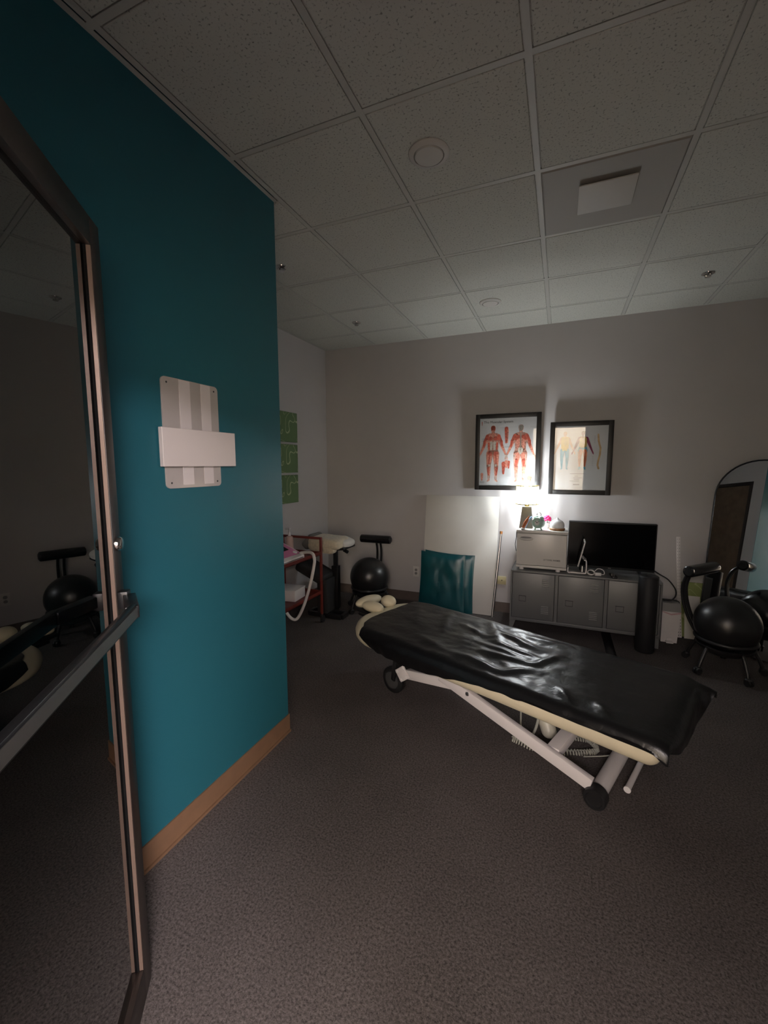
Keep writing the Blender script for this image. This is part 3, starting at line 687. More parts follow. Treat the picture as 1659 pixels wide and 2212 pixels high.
# black cord cover strip on the floor
o = MB().prism([(-0.038, 0), (0.038, 0), (0.02, 0.012), (-0.02, 0.012)], (0.445, 3.55, 0.0), (1, 0, 0), (0, 0, 1), -0.75).build('floor_cord_cover', RUBBER); rebase(o, (0.445, 3.9, 0))
tag(o, 'black cord cover strip on the carpet in front of the locker cabinet', 'cord cover')

# ================================================================= ON THE CABINET
tx0, tx1, ty0, ty1, tz0, tz1 = -0.357, 0.082, 4.10, 4.40, 0.592, 0.948
tcb = thing('towel_warmer', 'ivory hot towel cabinet on the left of the grey locker cabinet', 'towel warmer', ((tx0+tx1)/2, 4.25, CZ1))
MB().bx(tx0, tx1, ty0+0.022, ty1, tz0+0.02, tz1-0.028, 0.004).build('body', TOWELCAB, tcb)
MB().bx(tx0-0.004, tx1+0.004, ty0-0.002, ty1, tz1-0.028, tz1, 0.006).build('top', TOWELCAB, tcb)
MB().bx(tx0, tx1, ty0+0.003, ty0+0.02, tz0, tz0+0.022, 0.002).build('plinth', TOWELCAB, tcb)
dr_ = MB().bx(tx0+0.003, tx1-0.003, ty0, ty0+0.02, tz0+0.026, tz1-0.032, 0.006).build('door', TOWELCAB, tcb)
hb = MB(); hb.ball((tx0+0.085, ty0+0.002, 0.868), (0.064, 0.009, 0.021), 24); hb.build('handle', TOWELCAB, dr_)
hb = MB(); hb.ball((tx0+0.083, ty0-0.002, 0.877), (0.050, 0.007, 0.009), 20); hb.build('grip_shade', GREYPL, dr_, label='grey oval coloured as the shaded recess above the handle')  # raised oval, the shade of a recess put into its grey
text_mesh('lettering', 'UV TOWEL WARMER', 0.021, INK, dr_, (tx0+0.242, ty0-0.0006, 0.672), (1, 0, 0), (0, 0, 1), bold=0.0002, sx=0.72)
for (x, y) in ((tx0+0.05, ty0+0.03), (tx1-0.07, ty0+0.03), (tx0+0.05, ty1-0.03), (tx1-0.07, ty1-0.03)):
    MB().rod((x, y, CZ1), (x, y, tz0+0.004), 0.020, 0.020).build('foot', WHITEPL, tcb)
MB().bx(tx0-0.010, tx0-0.0005, ty0+0.05, ty0+0.075, 0.865, 0.925, 0.002).build('side_catch', BLACKPLASTIC, tcb)
MB().tube(spline([(tx0-0.006, ty0+0.06, 0.87), (tx0-0.016, ty0+0.055, 0.80), (tx0-0.006, ty0+0.05, 0.74), (tx0-0.003, ty0+0.07, 0.74)], 6), 0.003, 8).build('side_catch', BLACKPLASTIC, tcb)

# lamp
LX, LY, LZ = -0.287, 4.27, tz1
lp = thing('table_lamp', 'lit crystal lamp with gold wire shade and taupe pyramid base on the towel cabinet', 'lamp', (LX, LY, LZ))
def sq(h, z): return [(LX-h, LY-h, z), (LX+h, LY-h, z), (LX+h, LY+h, z), (LX-h, LY+h, z)]
MB().grid([sq(0.001, LZ), sq(0.061, LZ), sq(0.060, LZ+0.006), sq(0.040, LZ+0.205), sq(0.001, LZ+0.205)], closed_u=True).build('base', LAMPBASE, lp, smooth=20)
MB().rod((LX, LY, LZ+0.205), (LX, LY, LZ+0.235), 0.022, 0.022).build('neck', GOLD, lp)
SZ_0, SZ_1, SR = 1.178, 1.352, 0.104
sh = MB()
for z in (SZ_0, SZ_1): sh.tube([(LX+SR*math.cos(2*PI*k/40), LY+SR*math.sin(2*PI*k/40), z) for k in range(40)], 0.0045, 8, True)
for k in range(3):
    a = 2*PI*k/3+0.5; sh.rod((LX, LY, SZ_0), (LX+SR*math.cos(a), LY+SR*math.sin(a), SZ_0), 0.003, seg=8)
for k in range(8):
    a = 2*PI*k/8+0.2; sh.rod((LX+SR*math.cos(a), LY+SR*math.sin(a), SZ_0), (LX+SR*math.cos(a), LY+SR*math.sin(a), SZ_1), 0.0028, seg=8)
shd = sh.build('shade', GOLD, lp)
for k in range(26):
    a = 2*PI*(k+0.5)/26; cxx, cyy = LX+(SR-0.006)*math.cos(a), LY+(SR-0.006)*math.sin(a)
    ca, sa = math.cos(a), math.sin(a)
    MB().prism([(0.009, 0), (0, 0.006), (-0.009, 0), (0, -0.006)], (cxx, cyy, SZ_0+0.006), (-sa, ca, 0), (ca, sa, 0), -(SZ_1-SZ_0-0.012)).build('crystal', CRYSTAL, shd, smooth=0)
bl = MB(); bl.ball((LX, LY, 1.262), (0.028, 0.028, 0.036), 20); bl.rod((LX, LY, 1.182), (LX, LY, 1.235), 0.014, 0.02); bl.build('bulb', BULB, lp)
pl = bpy.data.lights.new('lamp_bulb_light', 'POINT'); pl.energy = LAMP_W; pl.color = LAMP_COL; pl.shadow_soft_size = 0.036
plo = bpy.data.objects.new('lamp_bulb_light', pl); plo.location = (LX, LY, 1.262); COL.objects.link(plo)

# anatomical model, clock, flower, diffuser
am = thing('anatomical_model', 'small brown anatomical muscle model leaning left of the mint alarm clock', 'model', (-0.283, 4.13, tz1))
MB().ball((-0.308, 4.125, tz1+0.009), (0.020, 0.016, 0.009), 16).build('foot', WHITEPL, am, label='white foot of the model')
q = MB()
for (dx, dy, r) in ((0, 0, 0.010), (0.009, 0.004, 0.008), (-0.007, 0.005, 0.007)):
    q.tube(spline([(-0.306+dx, 4.125+dy, tz1+0.014), (-0.291+dx, 4.125+dy, tz1+0.055), (-0.272+dx*0.6, 4.125+dy, tz1+0.092), (-0.256, 4.125, tz1+0.128)], 5), r, 8, radii=[r*(0.8+0.5*math.sin(PI*k/15))*(1 if k < 12 else 0.6) for k in range(16)])
q.build('muscle', MUSCLE, am)
MB().tube(spline([(-0.290, 4.150, tz1+0.012), (-0.266, 4.152, tz1+0.07), (-0.242, 4.155, tz1+0.108), (-0.232, 4.155, tz1+0.118)], 5), 0.008, 10).build('support', BLUEPL, am)

CKX, CKY = -0.172, 4.155
ck = thing('alarm_clock', 'mint green twin bell alarm clock on the towel cabinet', 'clock', (CKX, CKY, tz1))
ca_ = math.radians(-118); fd = V((math.cos(ca_), math.sin(ca_), 0.06)).normalized(); sd = fd.cross(V((0, 0, 1))).normalized(); cu_ = sd.cross(fd)
cc = V((CKX, CKY, tz1+0.066))
MB().lathe([(0.045, -0.030), (0.052, -0.026), (0.052, 0.022), (0.049, 0.028), (0.045, 0.029), (0.045, 0.024)], cc, 36, fd).build('case', MINT, ck)
MB().lathe([(0.046, 0.0235), (0.0, 0.0245)], cc, 36, fd).build('dial', DIALW, ck)
q = MB(); q.beam(cc+fd*0.026, cc+fd*0.026+(-sd*0.6+cu_*0.5)*0.035, 0.003, 0.001, sd, 0); q.beam(cc+fd*0.0265, cc+fd*0.0265+(sd*0.35+cu_*0.3)*0.05, 0.004, 0.001, sd, 0); q.rod(cc+fd*0.024, cc+fd*0.028, 0.003, seg=8)
q.build('hands', INK, ck)
q = MB()
for k in range(12):
    a = 2*PI*k/12; q.beam(cc+fd*0.0252+(sd*math.cos(a)+cu_*math.sin(a))*0.036, cc+fd*0.0252+(sd*math.cos(a)+cu_*math.sin(a))*0.041, 0.002, 0.0006, fd, 0)
q.build('hour_marks', INK, ck)
for s in (-1, 1):
    ax = (cu_*0.85 + sd*s*0.5).normalized()
    MB().lathe([(0.024, 0), (0.023, 0.008), (0.016, 0.016), (0, 0.019)], cc + ax*0.052, 22, ax).build('bell', MINT, ck)
MB().tube(spline([cc+cu_*0.052-sd*0.02, cc+cu_*0.086-sd*0.018, cc+cu_*0.096, cc+cu_*0.086+sd*0.018, cc+cu_*0.052+sd*0.02], 6), 0.003, 8).build('handle', CHROME, ck)
for s in (-1, 1):
    MB().rod(cc - cu_*0.045 + sd*s*0.024, V(((cc+sd*s*0.036).x, (cc+sd*s*0.036).y, tz1)), 0.007, 0.009, 10).build('foot', MINT, ck)

FX, FY = -0.100, 4.30
fl = thing('potted_flower', 'magenta artificial flower in a small white pot behind the alarm clock', 'flower', (FX, FY, tz1))
MB().lathe([(0.020, 0), (0.030, 0.052), (0.027, 0.052), (0.020, 0.01), (0, 0.008)], (FX, FY, tz1), 24).build('pot', WHITEPL, fl)
MB().rod((FX, FY, tz1+0.03), (FX+0.002, FY, tz1+0.08), 0.003, 0.003, 8).build('stem', LEAFG, fl)
for k in range(22):
    a = k*2.399; el = math.asin(1 - 1.45*(k+0.5)/22); r = 0.030
    d = V((math.cos(a)*math.cos(el), math.sin(a)*math.cos(el), math.sin(el)))
    x, y, z = frame_to(d); m = Matrix((x, y, z)).transposed()
    MB().ball(V((FX, FY, tz1+0.088)) + d*r*0.8, (0.014, 0.011, 0.015), 8, m).build('petal', MAGENTA, fl)

DFX, DFY = -0.010, 4.205
df = thing('diffuser', 'white domed aroma diffuser on a walnut base, on the towel cabinet', 'diffuser', (DFX, DFY, tz1))
MB().lathe([(0, 0), (0.062, 0), (0.068, 0.006), (0.069, 0.018), (0.064, 0.022), (0, 0.022)], (DFX, DFY, tz1), 36).build('base', WOODB, df)
MB().lathe([(0.060, 0.022), (0.064, 0.040), (0.062, 0.060), (0.052, 0.079), (0.034, 0.092), (0.017, 0.101), (0.009, 0.112), (0.004, 0.119), (0, 0.120)], (DFX, DFY, tz1), 36).build('dome', FROST, df)

# television
tv = thing('television', 'black flat television on the grey locker cabinet', 'television', (0.445, 4.31, CZ1))
MB().bx(0.092, 0.802, 4.285, 4.335, 0.600, 1.030, 0.004).build('casing', BLACKPLASTIC, tv)
MB().bx(0.101, 0.793, 4.2835, 4.2855, 0.622, 1.021).build('screen', SCREEN, tv, smooth=0)
MB().bx(0.435, 0.459, 4.2825, 4.2855, 0.606, 0.612).build('sensor', GREYPL, tv)
for x in (0.20, 0.69): MB().prism([(-0.10, 0), (0.10, 0), (0.012, 0.035), (-0.012, 0.035)], (x-0.006, 4.31, CZ1), (0, 1, 0), (0, 0, 1), 0.012).build('foot', BLACKPLASTIC, tv)
MB().rod((0.79, 4.335, 0.70), (0.79, 4.345, 0.70), 0.01).build('port', BLACKPLASTIC, tv)

# tablet on stand, sideways
tb = thing('tablet_stand', 'white tablet on a bent white stand in front of the television', 'tablet', (0.17, 4.15, CZ1))
prof = spline([(-0.078, 0.055), (-0.080, 0.022), (-0.070, 0.006), (-0.04, 0.006), (0.05, 0.006), (0.074, 0.010), (0.080, 0.03), (0.080, 0.11), (0.072, 0.133), (0.055, 0.136)], 6)
rows = [[(0.170+p.x, y, CZ1+p.y) for p in prof] for y in (4.10, 4.205)]
MB().grid(rows, 0.010).build('stand', WHITEPL, tb)
MB().bx(0.105, 0.240, 4.108, 4.20, CZ1+0.012, CZ1+0.018, 0.002).build('pad', GREYPL, tb)
tl_a, tl_b = V((0.176, 4.15, CZ1+0.075)), V((0.226, 4.15, CZ1+0.305))
tdir = (tl_b-tl_a).normalized(); tn = V((tdir.z, 0, -tdir.x)); tm = Matrix((tdir, V((0, 1, 0)), tdir.cross(V((0, 1, 0))))).transposed()
MB().box((tl_a+tl_b)/2, ((tl_b-tl_a).length, 0.165, 0.012), tm, 0.005).build('tablet', WHITEPL, tb)
MB().box((tl_a+tl_b)/2 - tn*0.0075, ((tl_b-tl_a).length-0.02, 0.15, 0.003), tm).build('screen', SCREEN, tb)
MB().rod((0.228, 4.15, CZ1+0.134), (0.208, 4.15, CZ1+0.16), 0.012).build('hinge', GREYPL, tb)
MB().rod((0.215, 4.14, CZ1+0.018), (0.215, 4.14, CZ1+0.07), 0.012, 0.006).build('knob', STEEL, tb)

cbl = thing('charger_cable', 'coiled white charging cable with adapter beside the tablet stand', 'cable', (0.32, 4.13, CZ1))
pts = []
for k in range(60):
    a = 2*PI*k/20; pts.append((0.283+0.028*math.cos(a)+0.003*k/20, 4.13+0.030*math.sin(a), CZ1+0.004+0.028*(0.5+0.5*math.sin(a))+0.002*k/20))
pts += [tuple(p) for p in spline([(0.315, 4.13, CZ1+0.03), (0.345, 4.15, CZ1+0.055), (0.385, 4.14, CZ1+0.045), (0.392, 4.12, CZ1+0.018), (0.372, 4.12, CZ1+0.012)], 6)]
MB().tube(pts, 0.0035, 8).build('cord', WHITEPL, cbl)
MB().box((0.342, 4.12, CZ1+0.013), (0.052, 0.03, 0.026), 0.15, 0.004).build('adapter', WHITEPL, cbl)
rm = thing('remote_control', 'black remote control lying on the locker cabinet before the television', 'remote', (0.465, 4.13, CZ1))
MB().box((0.462, 4.125, CZ1+0.009), (0.042, 0.15, 0.018), 0.1, 0.005).build('body', BLACKPLASTIC, rm)
q = MB()
for k in range(8):
    for s in (-1, 0, 1): q.rod((0.462+s*0.011-0.1*(0.05-k*0.014), 4.125-0.05+k*0.014, CZ1+0.018), (0.462+s*0.011-0.1*(0.05-k*0.014), 4.125-0.05+k*0.014, CZ1+0.0195), 0.0035, seg=8)
q.build('buttons', GREYPL, rm)

# ================================================================= LEANING AGAINST THE BACK WALL
def leaner(pt_b, pt_t, w, th, name, m, bev=0.002):
    """board of width w from bottom centre pt_b to top centre pt_t"""
    a, c = V(pt_b), V(pt_t); u = (c-a).normalized(); x = V((1, 0, 0)); n = u.cross(x).normalized()
    R = Matrix((x, n, u)).transposed()
    return MB().box((a+c)/2 + n*0, (w, th, (c-a).length), R, bev).build(name, m)
o = leaner((-0.966, 4.318, 0.003), (-0.962, 4.477, 1.224), 0.782, 0.014, 'foam_board', BOARDW); rebase(o, (-0.966, 4.318, 0))
tag(o, 'large white board leaning on the back wall left of the cabinet', 'board')
def cushion(cx_, cyb, cyt, z0, z1, w0, w1, label, tilt=0.0):
    n = 22; th = 0.030; rowsF, rowsB = [], []
    for i in range(n+1):
        v = i/n; rf, rb = [], []
        for j in range(n+1):
            u = j/n*2-1; pinch = 1 - 0.035*math.sin(PI*v)*abs(u)**1.0
            w = (w0 + (w1-w0)*v)/2*pinch
            sag = 0.014*(1-u*u)*(1 if v > 0.5 else -1)*(abs(2*v-1)**6)
            z = z0 + (z1-z0)*v - sag + tilt*u
            yy = cyb + (cyt-cyb)*v
            puff = th*max(0.0, (1-abs(u)**4)*(1-abs(2*v-1)**4))**0.6
            wr = 0.010*noise.noise(V((u*2.2+cx_*7, v*3.0, 3.3)))*puff/th + 0.006*noise.noise(V((u*5, v*6+cx_, 1.0)))*puff/th
            rf.append((cx_+u*w, yy-puff-wr, z)); rb.append((cx_+u*w, yy+puff*0.3, z))
        rowsF.append(rf); rowsB.append(rb)
    b = MB().grid(rowsF); b.grid([r[::-1] for r in rowsB]); bmesh.ops.remove_doubles(b.bm, verts=b.bm.verts, dist=0.0006)
    o = b.build('vinyl_cushion', TEALVINYL, smooth=60); rebase(o, (cx_, cyb, z0)); tag(o, label, 'cushion', 'teal vinyl cushions on the white board')
cushion(-1.060, 4.292, 4.370, 0.004, 0.622, 0.54, 0.54, 'dark teal vinyl cushion leaning on the white board, the rear one', -0.012)
cushion(-1.118, 4.232, 4.310, 0.004, 0.627, 0.50, 0.48, 'dark teal vinyl cushion leaning on the white board, the front one', -0.006)
pp = thing('metal_pole', 'silver metal pole with an orange wooden end leaning beside the white board', 'pole', (-0.588, 4.31, 0))
MB().rod((-0.588, 4.282, 0.002), (-0.541, 4.428, 0.845), 0.0125).build('tube', STEEL, pp)
MB().rod((-0.541, 4.428, 0.845), (-0.5395, 4.4327, 0.872), 0.0145).build('end_cap', WOODCAP, pp)

# measuring strip, bin, small boards, roller
ms = thing('measuring_strip', 'white measuring strip with black marks leaning on the wall behind the bin', 'ruler', (1.055, 4.39, 0))
a, c = V((1.050, 4.400, 0.002)), V((1.000, 4.480, 0.905)); u_ = (c-a).normalized(); x_ = V((1, 0, 0)); x_ = (x_ - u_*x_.dot(u_)).normalized(); n_ = u_.cross(x_)
RM = Matrix((x_, n_, u_)).transposed()
MB().box((a+c)/2, (0.031, 0.004, (c-a).length), RM, 0.001).build('strip', WHITEPL, ms)
q = MB(); n_f = -n_ if n_.y > 0 else n_
for k in range(32):
    pz = a + u_*(0.02+0.028*k)
    for s in (-1, 1): q.box(pz + x_*s*0.0075 + n_f*0.0022, (0.004, 0.0006, 0.004 if k > 6 else 0.009), RM)
q.build('marks', INK, ms)

bn = thing('pedal_bin', 'small white pedal bin between the cabinet and the ball chair', 'bin', (0.935, 4.28, 0))
def frus(x0, x1, y0, y1, z0, X0, X1, Y0, Y1, z1): return [[(x0, y0, z0), (x1, y0, z0), (x1, y1, z0), (x0, y1, z0)], [(X0, Y0, z1), (X1, Y0, z1), (X1, Y1, z1), (X0, Y1, z1)]]
r_ = frus(0.872, 0.992, 4.235, 4.365, 0.004, 0.866, 1.004, 4.220, 4.385, 0.285)
MB().grid([[tuple(V((0.932, 4.30, 0.004)))]*4, r_[0], r_[1], [(0.93, 4.30, 0.285)]*4], closed_u=True).build('body', WHITEPL, bn, smooth=20)
r2 = frus(0.864, 1.006, 4.218, 4.387, 0.287, 0.872, 1.000, 4.250, 4.385, 0.352)
MB().grid([[(0.93, 4.30, 0.287)]*4, r2[0], r2[1], [(0.93, 4.30, 0.352)]*4], closed_u=True).build('lid', GREYPL, bn, smooth=20)
MB().prism([(0.864, 0.287), (0.933, 0.268), (1.006, 0.287), (1.005, 0.274), (0.935, 0.254), (0.865, 0.277)], (0, 4.2185, 0), (1, 0, 0), (0, 0, 1), 0.0015).build('liner', PINKBAG, bn, label='pink bin liner edge under the lid')
MB().bx(0.905, 0.958, 4.185, 4.235, 0.012, 0.022, 0.003).bx(0.912, 0.95, 4.222, 4.236, 0.022, 0.045, 0.003).build('pedal', WHITEPL, bn)
pc = MB().tube(spline([(0.80, 4.345, 0.70), (0.80, 4.36, 0.62), (0.85, 4.36, 0.578), (0.92, 4.35, 0.535), (0.975, 4.34, 0.46), (0.98, 4.33, 0.40), (0.945, 4.31, 0.362), (0.90, 4.30, 0.359), (0.885, 4.31, 0.358), (0.93, 4.33, 0.360), (0.985, 4.33, 0.358), (1.012, 4.34, 0.340), (1.02, 4.40, 0.30)], 8), 0.0055, 8)
pc.box((0.90, 4.315, 0.361), (0.055, 0.02, 0.014), 0.2, 0.003)
o = pc.build('power_cord', BLACKPLASTIC); rebase(o, (0.93, 4.33, 0.355)); tag(o, 'black power cord hanging from the television onto the bin lid', 'cord')
o = leaner((1.172, 4.438, 0.003), (1.155, 4.472, 0.500), 0.24, 0.018, 'canvas_print', GREENCV2); rebase(o, (1.172, 4.438, 0)); tag(o, 'olive green canvas standing on the floor left of the arched mirror', 'canvas')
o = leaner((1.140, 4.395, 0.003), (1.128, 4.438, 0.385), 0.115, 0.006, 'white_card', BOARDW); rebase(o, (1.128, 4.40, 0)); tag(o, 'white card leaning on the olive canvas behind the ball chair', 'board')
fr = thing('foam_roller', 'black foam roller standing upright before the locker cabinet', 'foam roller', (0.705, 3.965, 0))
MB().lathe([(0.026, 0.002), (0.067, 0.002), (0.072, 0.010), (0.072, 0.637), (0.067, 0.645), (0.026, 0.645), (0.024, 0.635), (0.024, 0.01)], (0.705, 3.965, 0), 40).build('cylinder', FOAM, fr)
MB().tube([(0.705+0.0725*math.cos(2*PI*k/40), 3.965+0.0725*math.sin(2*PI*k/40), 0.636) for k in range(40)], 0.002, 6, True).build('seam', RUBBER, fr)

# ================================================================= BALL CHAIRS
def make_ball_chair(loc, rot, label):
    t = thing('ball_chair', label, 'ball chair', loc, 'black balance ball chairs', rot, local=True)
    n = 40; b = MB(); BR, BZ = 0.207, 0.362
    b.ball((0, 0, BZ), (BR, BR, BR*0.985), 48); ball = b.build('ball', RUBBER, t)
    g = MB(); RR = 0.186
    g.tube([(RR*math.cos(2*PI*k/48), RR*math.sin(2*PI*k/48), 0.248) for k in range(48)], 0.013, 10, True)
    g.lathe([(0.03, 0.205), (0.12, 0.21), (0.175, 0.25), (0.186, 0.272), (0.178, 0.276), (0.165, 0.255), (0.11, 0.217), (0.03, 0.212)], (0, 0, -0.068), 48)
    g.build('base_ring', BLACKPLASTIC, t)
    for k in range(5):
        a = math.radians(25.8 + 72*k); c, s = math.cos(a), math.sin(a)
        leg = MB().tube(spline([(0.150*c, 0.150*s, 0.200), (0.180*c, 0.180*s, 0.18), (0.225*c, 0.225*s, 0.09), (0.236*c, 0.236*s, 0.055)], 5), 0.013, 10).build('leg', BLACKPLASTIC, t)
        w = MB(); hx = (-s, c, 0)
        for q in (-1, 1):
            ctr = V((0.248*c, 0.248*s, 0.0255)) + V(hx)*q*0.011
            w.rod(ctr - V(hx)*0.007, ctr + V(hx)*0.007, 0.0255, seg=18)
        w.ball((0.243*c, 0.243*s, 0.046), (0.024, 0.024, 0.014), 12); w.rod((0.236*c, 0.236*s, 0.04), (0.236*c, 0.236*s, 0.07), 0.011)
        w.build('caster', BLACKPLASTIC, leg)
    # two bent back rods (the back is local +y)
    for q in (-1, 1):
        x = q*0.024
        MB().tube(spline([(x, 0.150, 0.215), (x, 0.200, 0.25), (x, 0.252, 0.33), (x, 0.298, 0.45), (x, 0.312, 0.57), (x, 0.285, 0.67), (x, 0.225, 0.732), (x, 0.195, 0.735)], 6), 0.0125, 10).build('back_rod', BLACKMETAL, t)
    r = MB().lathe([(0.0, -0.178), (0.034, -0.178), (0.043, -0.172), (0.045, -0.16), (0.045, 0.16), (0.043, 0.172), (0.034, 0.178), (0, 0.178)], (0, 0.195, 0.735), 32, (1, 0, 0)).build('backrest', HEADVINYL, t)
    for q in (-1, 1):
        MB().lathe([(0.030, 0), (0.028, 0.003), (0.012, 0.004), (0, 0.004)], (q*0.178, 0.195, 0.735), 20, (q, 0, 0)).build('end_cap', GREYPL if False else BLACKPLASTIC, r)
    return t
bc = make_ball_chair((-1.855, 4.040, 0), 0.0, 'black ball chair in the back left corner, beside the towel stand')
bc.rotation_euler.z = math.radians(3)
bc2 = copy_tree(bc, (1.197, 3.813, 0), math.radians(47.7), 'black ball chair at the right in front of the arched mirror', 'black balance ball chairs')

# ================================================================= ARCHED MIRROR
mr = thing('arched_mirror', 'tall arched mirror with thin black frame standing across the right corner', 'mirror', (1.43, 4.20, 0))
MPHI = math.radians(35.2); mw = V((math.cos(MPHI), -math.sin(MPHI), 0)); mn = V((-math.sin(MPHI), -math.cos(MPHI), 0)); la = math.radians(6.0)
mu = V((0, 0, 1))*math.cos(la) - mn*math.sin(la); mo = V((1.162, 4.352, 0.012)); MW, MH = 0.61, 1.585
mnn = mw.cross(mu); mnn = mnn if mnn.dot(mn) > 0 else -mnn
def arch(inset, n=24):
    R = MW/2 - inset; pts = [(inset, inset), (MW-inset, inset)]
    for k in range(n+1):
        a = PI*k/n; pts.append((MW/2 + R*math.cos(a), MH - MW/2 + R*math.sin(a)))
    return pts
fr_pts = [mo + mw*p[0] + mu*p[1] + mnn*0.010 for p in arch(0.004)]
MB().tube(fr_pts, 0.0065, 8, True).build('frame', BLACKMETAL, mr)
MB().prism(arch(0.006), mo + mnn*0.006, mw, mu, 0.003 if mw.cross(mu).dot(mnn) > 0 else -0.003).build('glass', MIRROR, mr, smooth=0)
MB().prism(arch(0.010), mo + mnn*0.0, mw, mu, 0.005 if mw.cross(mu).dot(mnn) > 0 else -0.005).build('backing', BLACKPLASTIC, mr, smooth=0)

# ================================================================= TREATMENT TABLE
TD = V((0.933, -0.360, 0)).normalized(); TN = V((-TD.y, TD.x, 0))
def tp(s, t, z): return TD*s + TN*t + V((0, 0, z))
TM = Matrix((TD, TN, V((0, 0, 1)))).transposed()
S0, S1, T0, T1, PZ0, PZ1 = -2.228, -0.285, 1.872, 2.622, 0.324, 0.452
TC = tp((S0+S1)/2, (T0+T1)/2, 0)
tt = thing('treatment_table', 'white framed treatment table with cream padding under a black vinyl cover', 'treatment table', tuple(TC))
# padding: rounded slab, its head end rounded in plan
rows = []
def plan(inset):
    pts = []; R = 0.27
    a, c = S0+inset, S1-inset; lo, hi = T0+inset, T1-inset; rh = R - inset*0.6; rf = max(0.03, 0.05-inset*0.6)
    for (cx_, cy_2, r, a0) in ((c-rf, lo+rf, rf, -PI/2), (c-rf, hi-rf, rf, 0), (a+rh, hi-rh, rh, PI/2), (a+rh, lo+rh, rh, PI)):
        for k in range(9):
            an = a0 + PI/2*k/8; pts.append((cx_ + r*math.cos(an), cy_2 + r*math.sin(an)))
    return pts
prof = []
hz = (PZ1-PZ0)/2; zc = (PZ0+PZ1)/2
for k in range(13):
    an = -PI/2 + PI*k/12; prof.append((0.045*(1-math.cos(an)), zc + hz*math.sin(an)))
rows = [[tp((S0+S1)/2, (T0+T1)/2, PZ0)]*36] + [[tp(p[0], p[1], z) for p in plan(ins)] for (ins, z) in prof] + [[tp((S0+S1)/2, (T0+T1)/2, PZ1)]*36]
pb = MB().grid(rows, closed_u=True); bmesh.ops.remove_doubles(pb.bm, verts=pb.bm.verts, dist=1e-5)
pad = pb.build('padding', CREAM, tt, smooth=60)
MB().box(tp((S0+S1)/2, (T0+T1)/2, PZ0-0.016), (S1-S0-0.62, T1-T0-0.20, 0.03), TM, 0.004).build('deck', BLACKPLASTIC, tt)

# frame beams
WB = 0.060
NR, FRR = 1.945, 2.545
for side, tn_ in (('near', NR), ('far', FRR)):
    sgn = 1 if tn_ == NR else -1
    MB().beam(tp(-1.40, tn_, 0.318), tp(-0.548, tn_, 0.096), 0.032, WB, TN).build('beam', WHITEMETAL, tt)
    b1 = MB().beam(tp(-1.70, tn_+sgn*0.036, 0.208), tp(-0.80, tn_+sgn*0.036, 0.325) if False else tp(-1.18, tn_+sgn*0.036, 0.300), 0.032, WB, TN).build('beam', WHITEMETAL, tt)
    MB().beam(tp(-1.18, tn_+sgn*0.036, 0.300), tp(-1.05, tn_+sgn*0.036, 0.308), 0.030, 0.03, TN).build('beam', WHITEMETAL, tt)
    # bracket plate with bolts at the head end
    uu = (tp(-1.44, 0, 0.30) - tp(-1.70, 0, 0.208)).normalized(); up_ = V((0, 0, 1)); R_ = Matrix((TD, TN, V((0, 0, 1)))).transposed() @ Matrix.Rotation(math.radians(-38), 3, 'Y')
    pc_ = tp(-1.708, tn_-sgn*0.002+sgn*0.012, 0.212)
    br = MB().box(pc_, (0.085, 0.014, 0.085), R_, 0.004).build('bracket', WHITEMETAL, tt)
    q = MB()
    for (a_, c_) in ((1, 1), (-1, 1), (1, -1), (-1, -1)):
        v = R_ @ V((a_*0.028, 0, c_*0.028)); q.rod(pc_ + v - TN*sgn*0.006, pc_ + v - TN*sgn*0.012, 0.010, 0.008, 12)
    q.build('bolts', WHITEPL, br)
    MB().lathe([(0.012, 0), (0.011, 0.004), (0.006, 0.006), (0, 0.005)], tp(-1.205, tn_-sgn*0.016, 0.283), 16, -TN*sgn).build('pivot_bolt', STEEL, tt, label='steel pivot bolt')
    # caster at the head end
    wc = tp(-1.855, tn_+sgn*0.085, 0.092)
    q = MB(); q.beam(tp(-1.70, tn_+sgn*0.03, 0.225), tp(-1.79, tn_+sgn*0.06, 0.295), 0.05, 0.05, TN, 0.008); q.beam(tp(-1.79, tn_+sgn*0.06, 0.29), tp(-1.84, tn_+sgn*0.085, 0.10), 0.055, 0.035, TN, 0.006)
    q.build('caster_fork', BLACKPLASTIC, tt)
    wh = MB().lathe([(0.02, -0.018), (0.078, -0.018), (0.090, -0.010), (0.090, 0.010), (0.078, 0.018), (0.02, 0.018)], wc, 32, TN).build('wheel', RUBBER, tt)
    MB().lathe([(0.0, -0.019), (0.055, -0.019), (0.06, -0.017), (0.06, 0.017), (0.055, 0.019), (0, 0.019)], wc, 28, TN).build('wheel_hub', DARKHUB, wh)
    # rubber end cap of the foot tube
    q = tp(-0.527, tn_-sgn*0.015, 0.050); 
    MB().lathe([(0.0, 0.012), (0.032, 0.012), (0.036, 0.018), (0.046, 0.018), (0.050, 0.010), (0.050, -0.036), (0.046, -0.040), (0, -0.040)], q, 30, -TN*sgn).build('end_cap', RUBBER, tt)
MB().rod(tp(-0.527, NR+0.02, 0.052), tp(-0.527, FRR-0.02, 0.052), 0.036, seg=24).build('foot_tube', WHITEMETAL, tt)
ft = MB().rod(tp(-0.434, 2.085, 0.052), tp(-0.434, FRR-0.10, 0.052), 0.013, seg=16).build('foot_bar', WHITEMETAL, tt)
MB().lathe([(0.0155, 0), (0.0155, 0.008), (0, 0.008)], tp(-0.434, 2.088, 0.052), 16, -TN).build('foot_bar_cap', WHITEPL, ft)
MB().beam(tp(-0.434, 2.42, 0.052), tp(-0.527, 2.42, 0.052), 0.02, 0.02, (0, 0, 1)).build('foot_bar_stay', WHITEMETAL, tt)
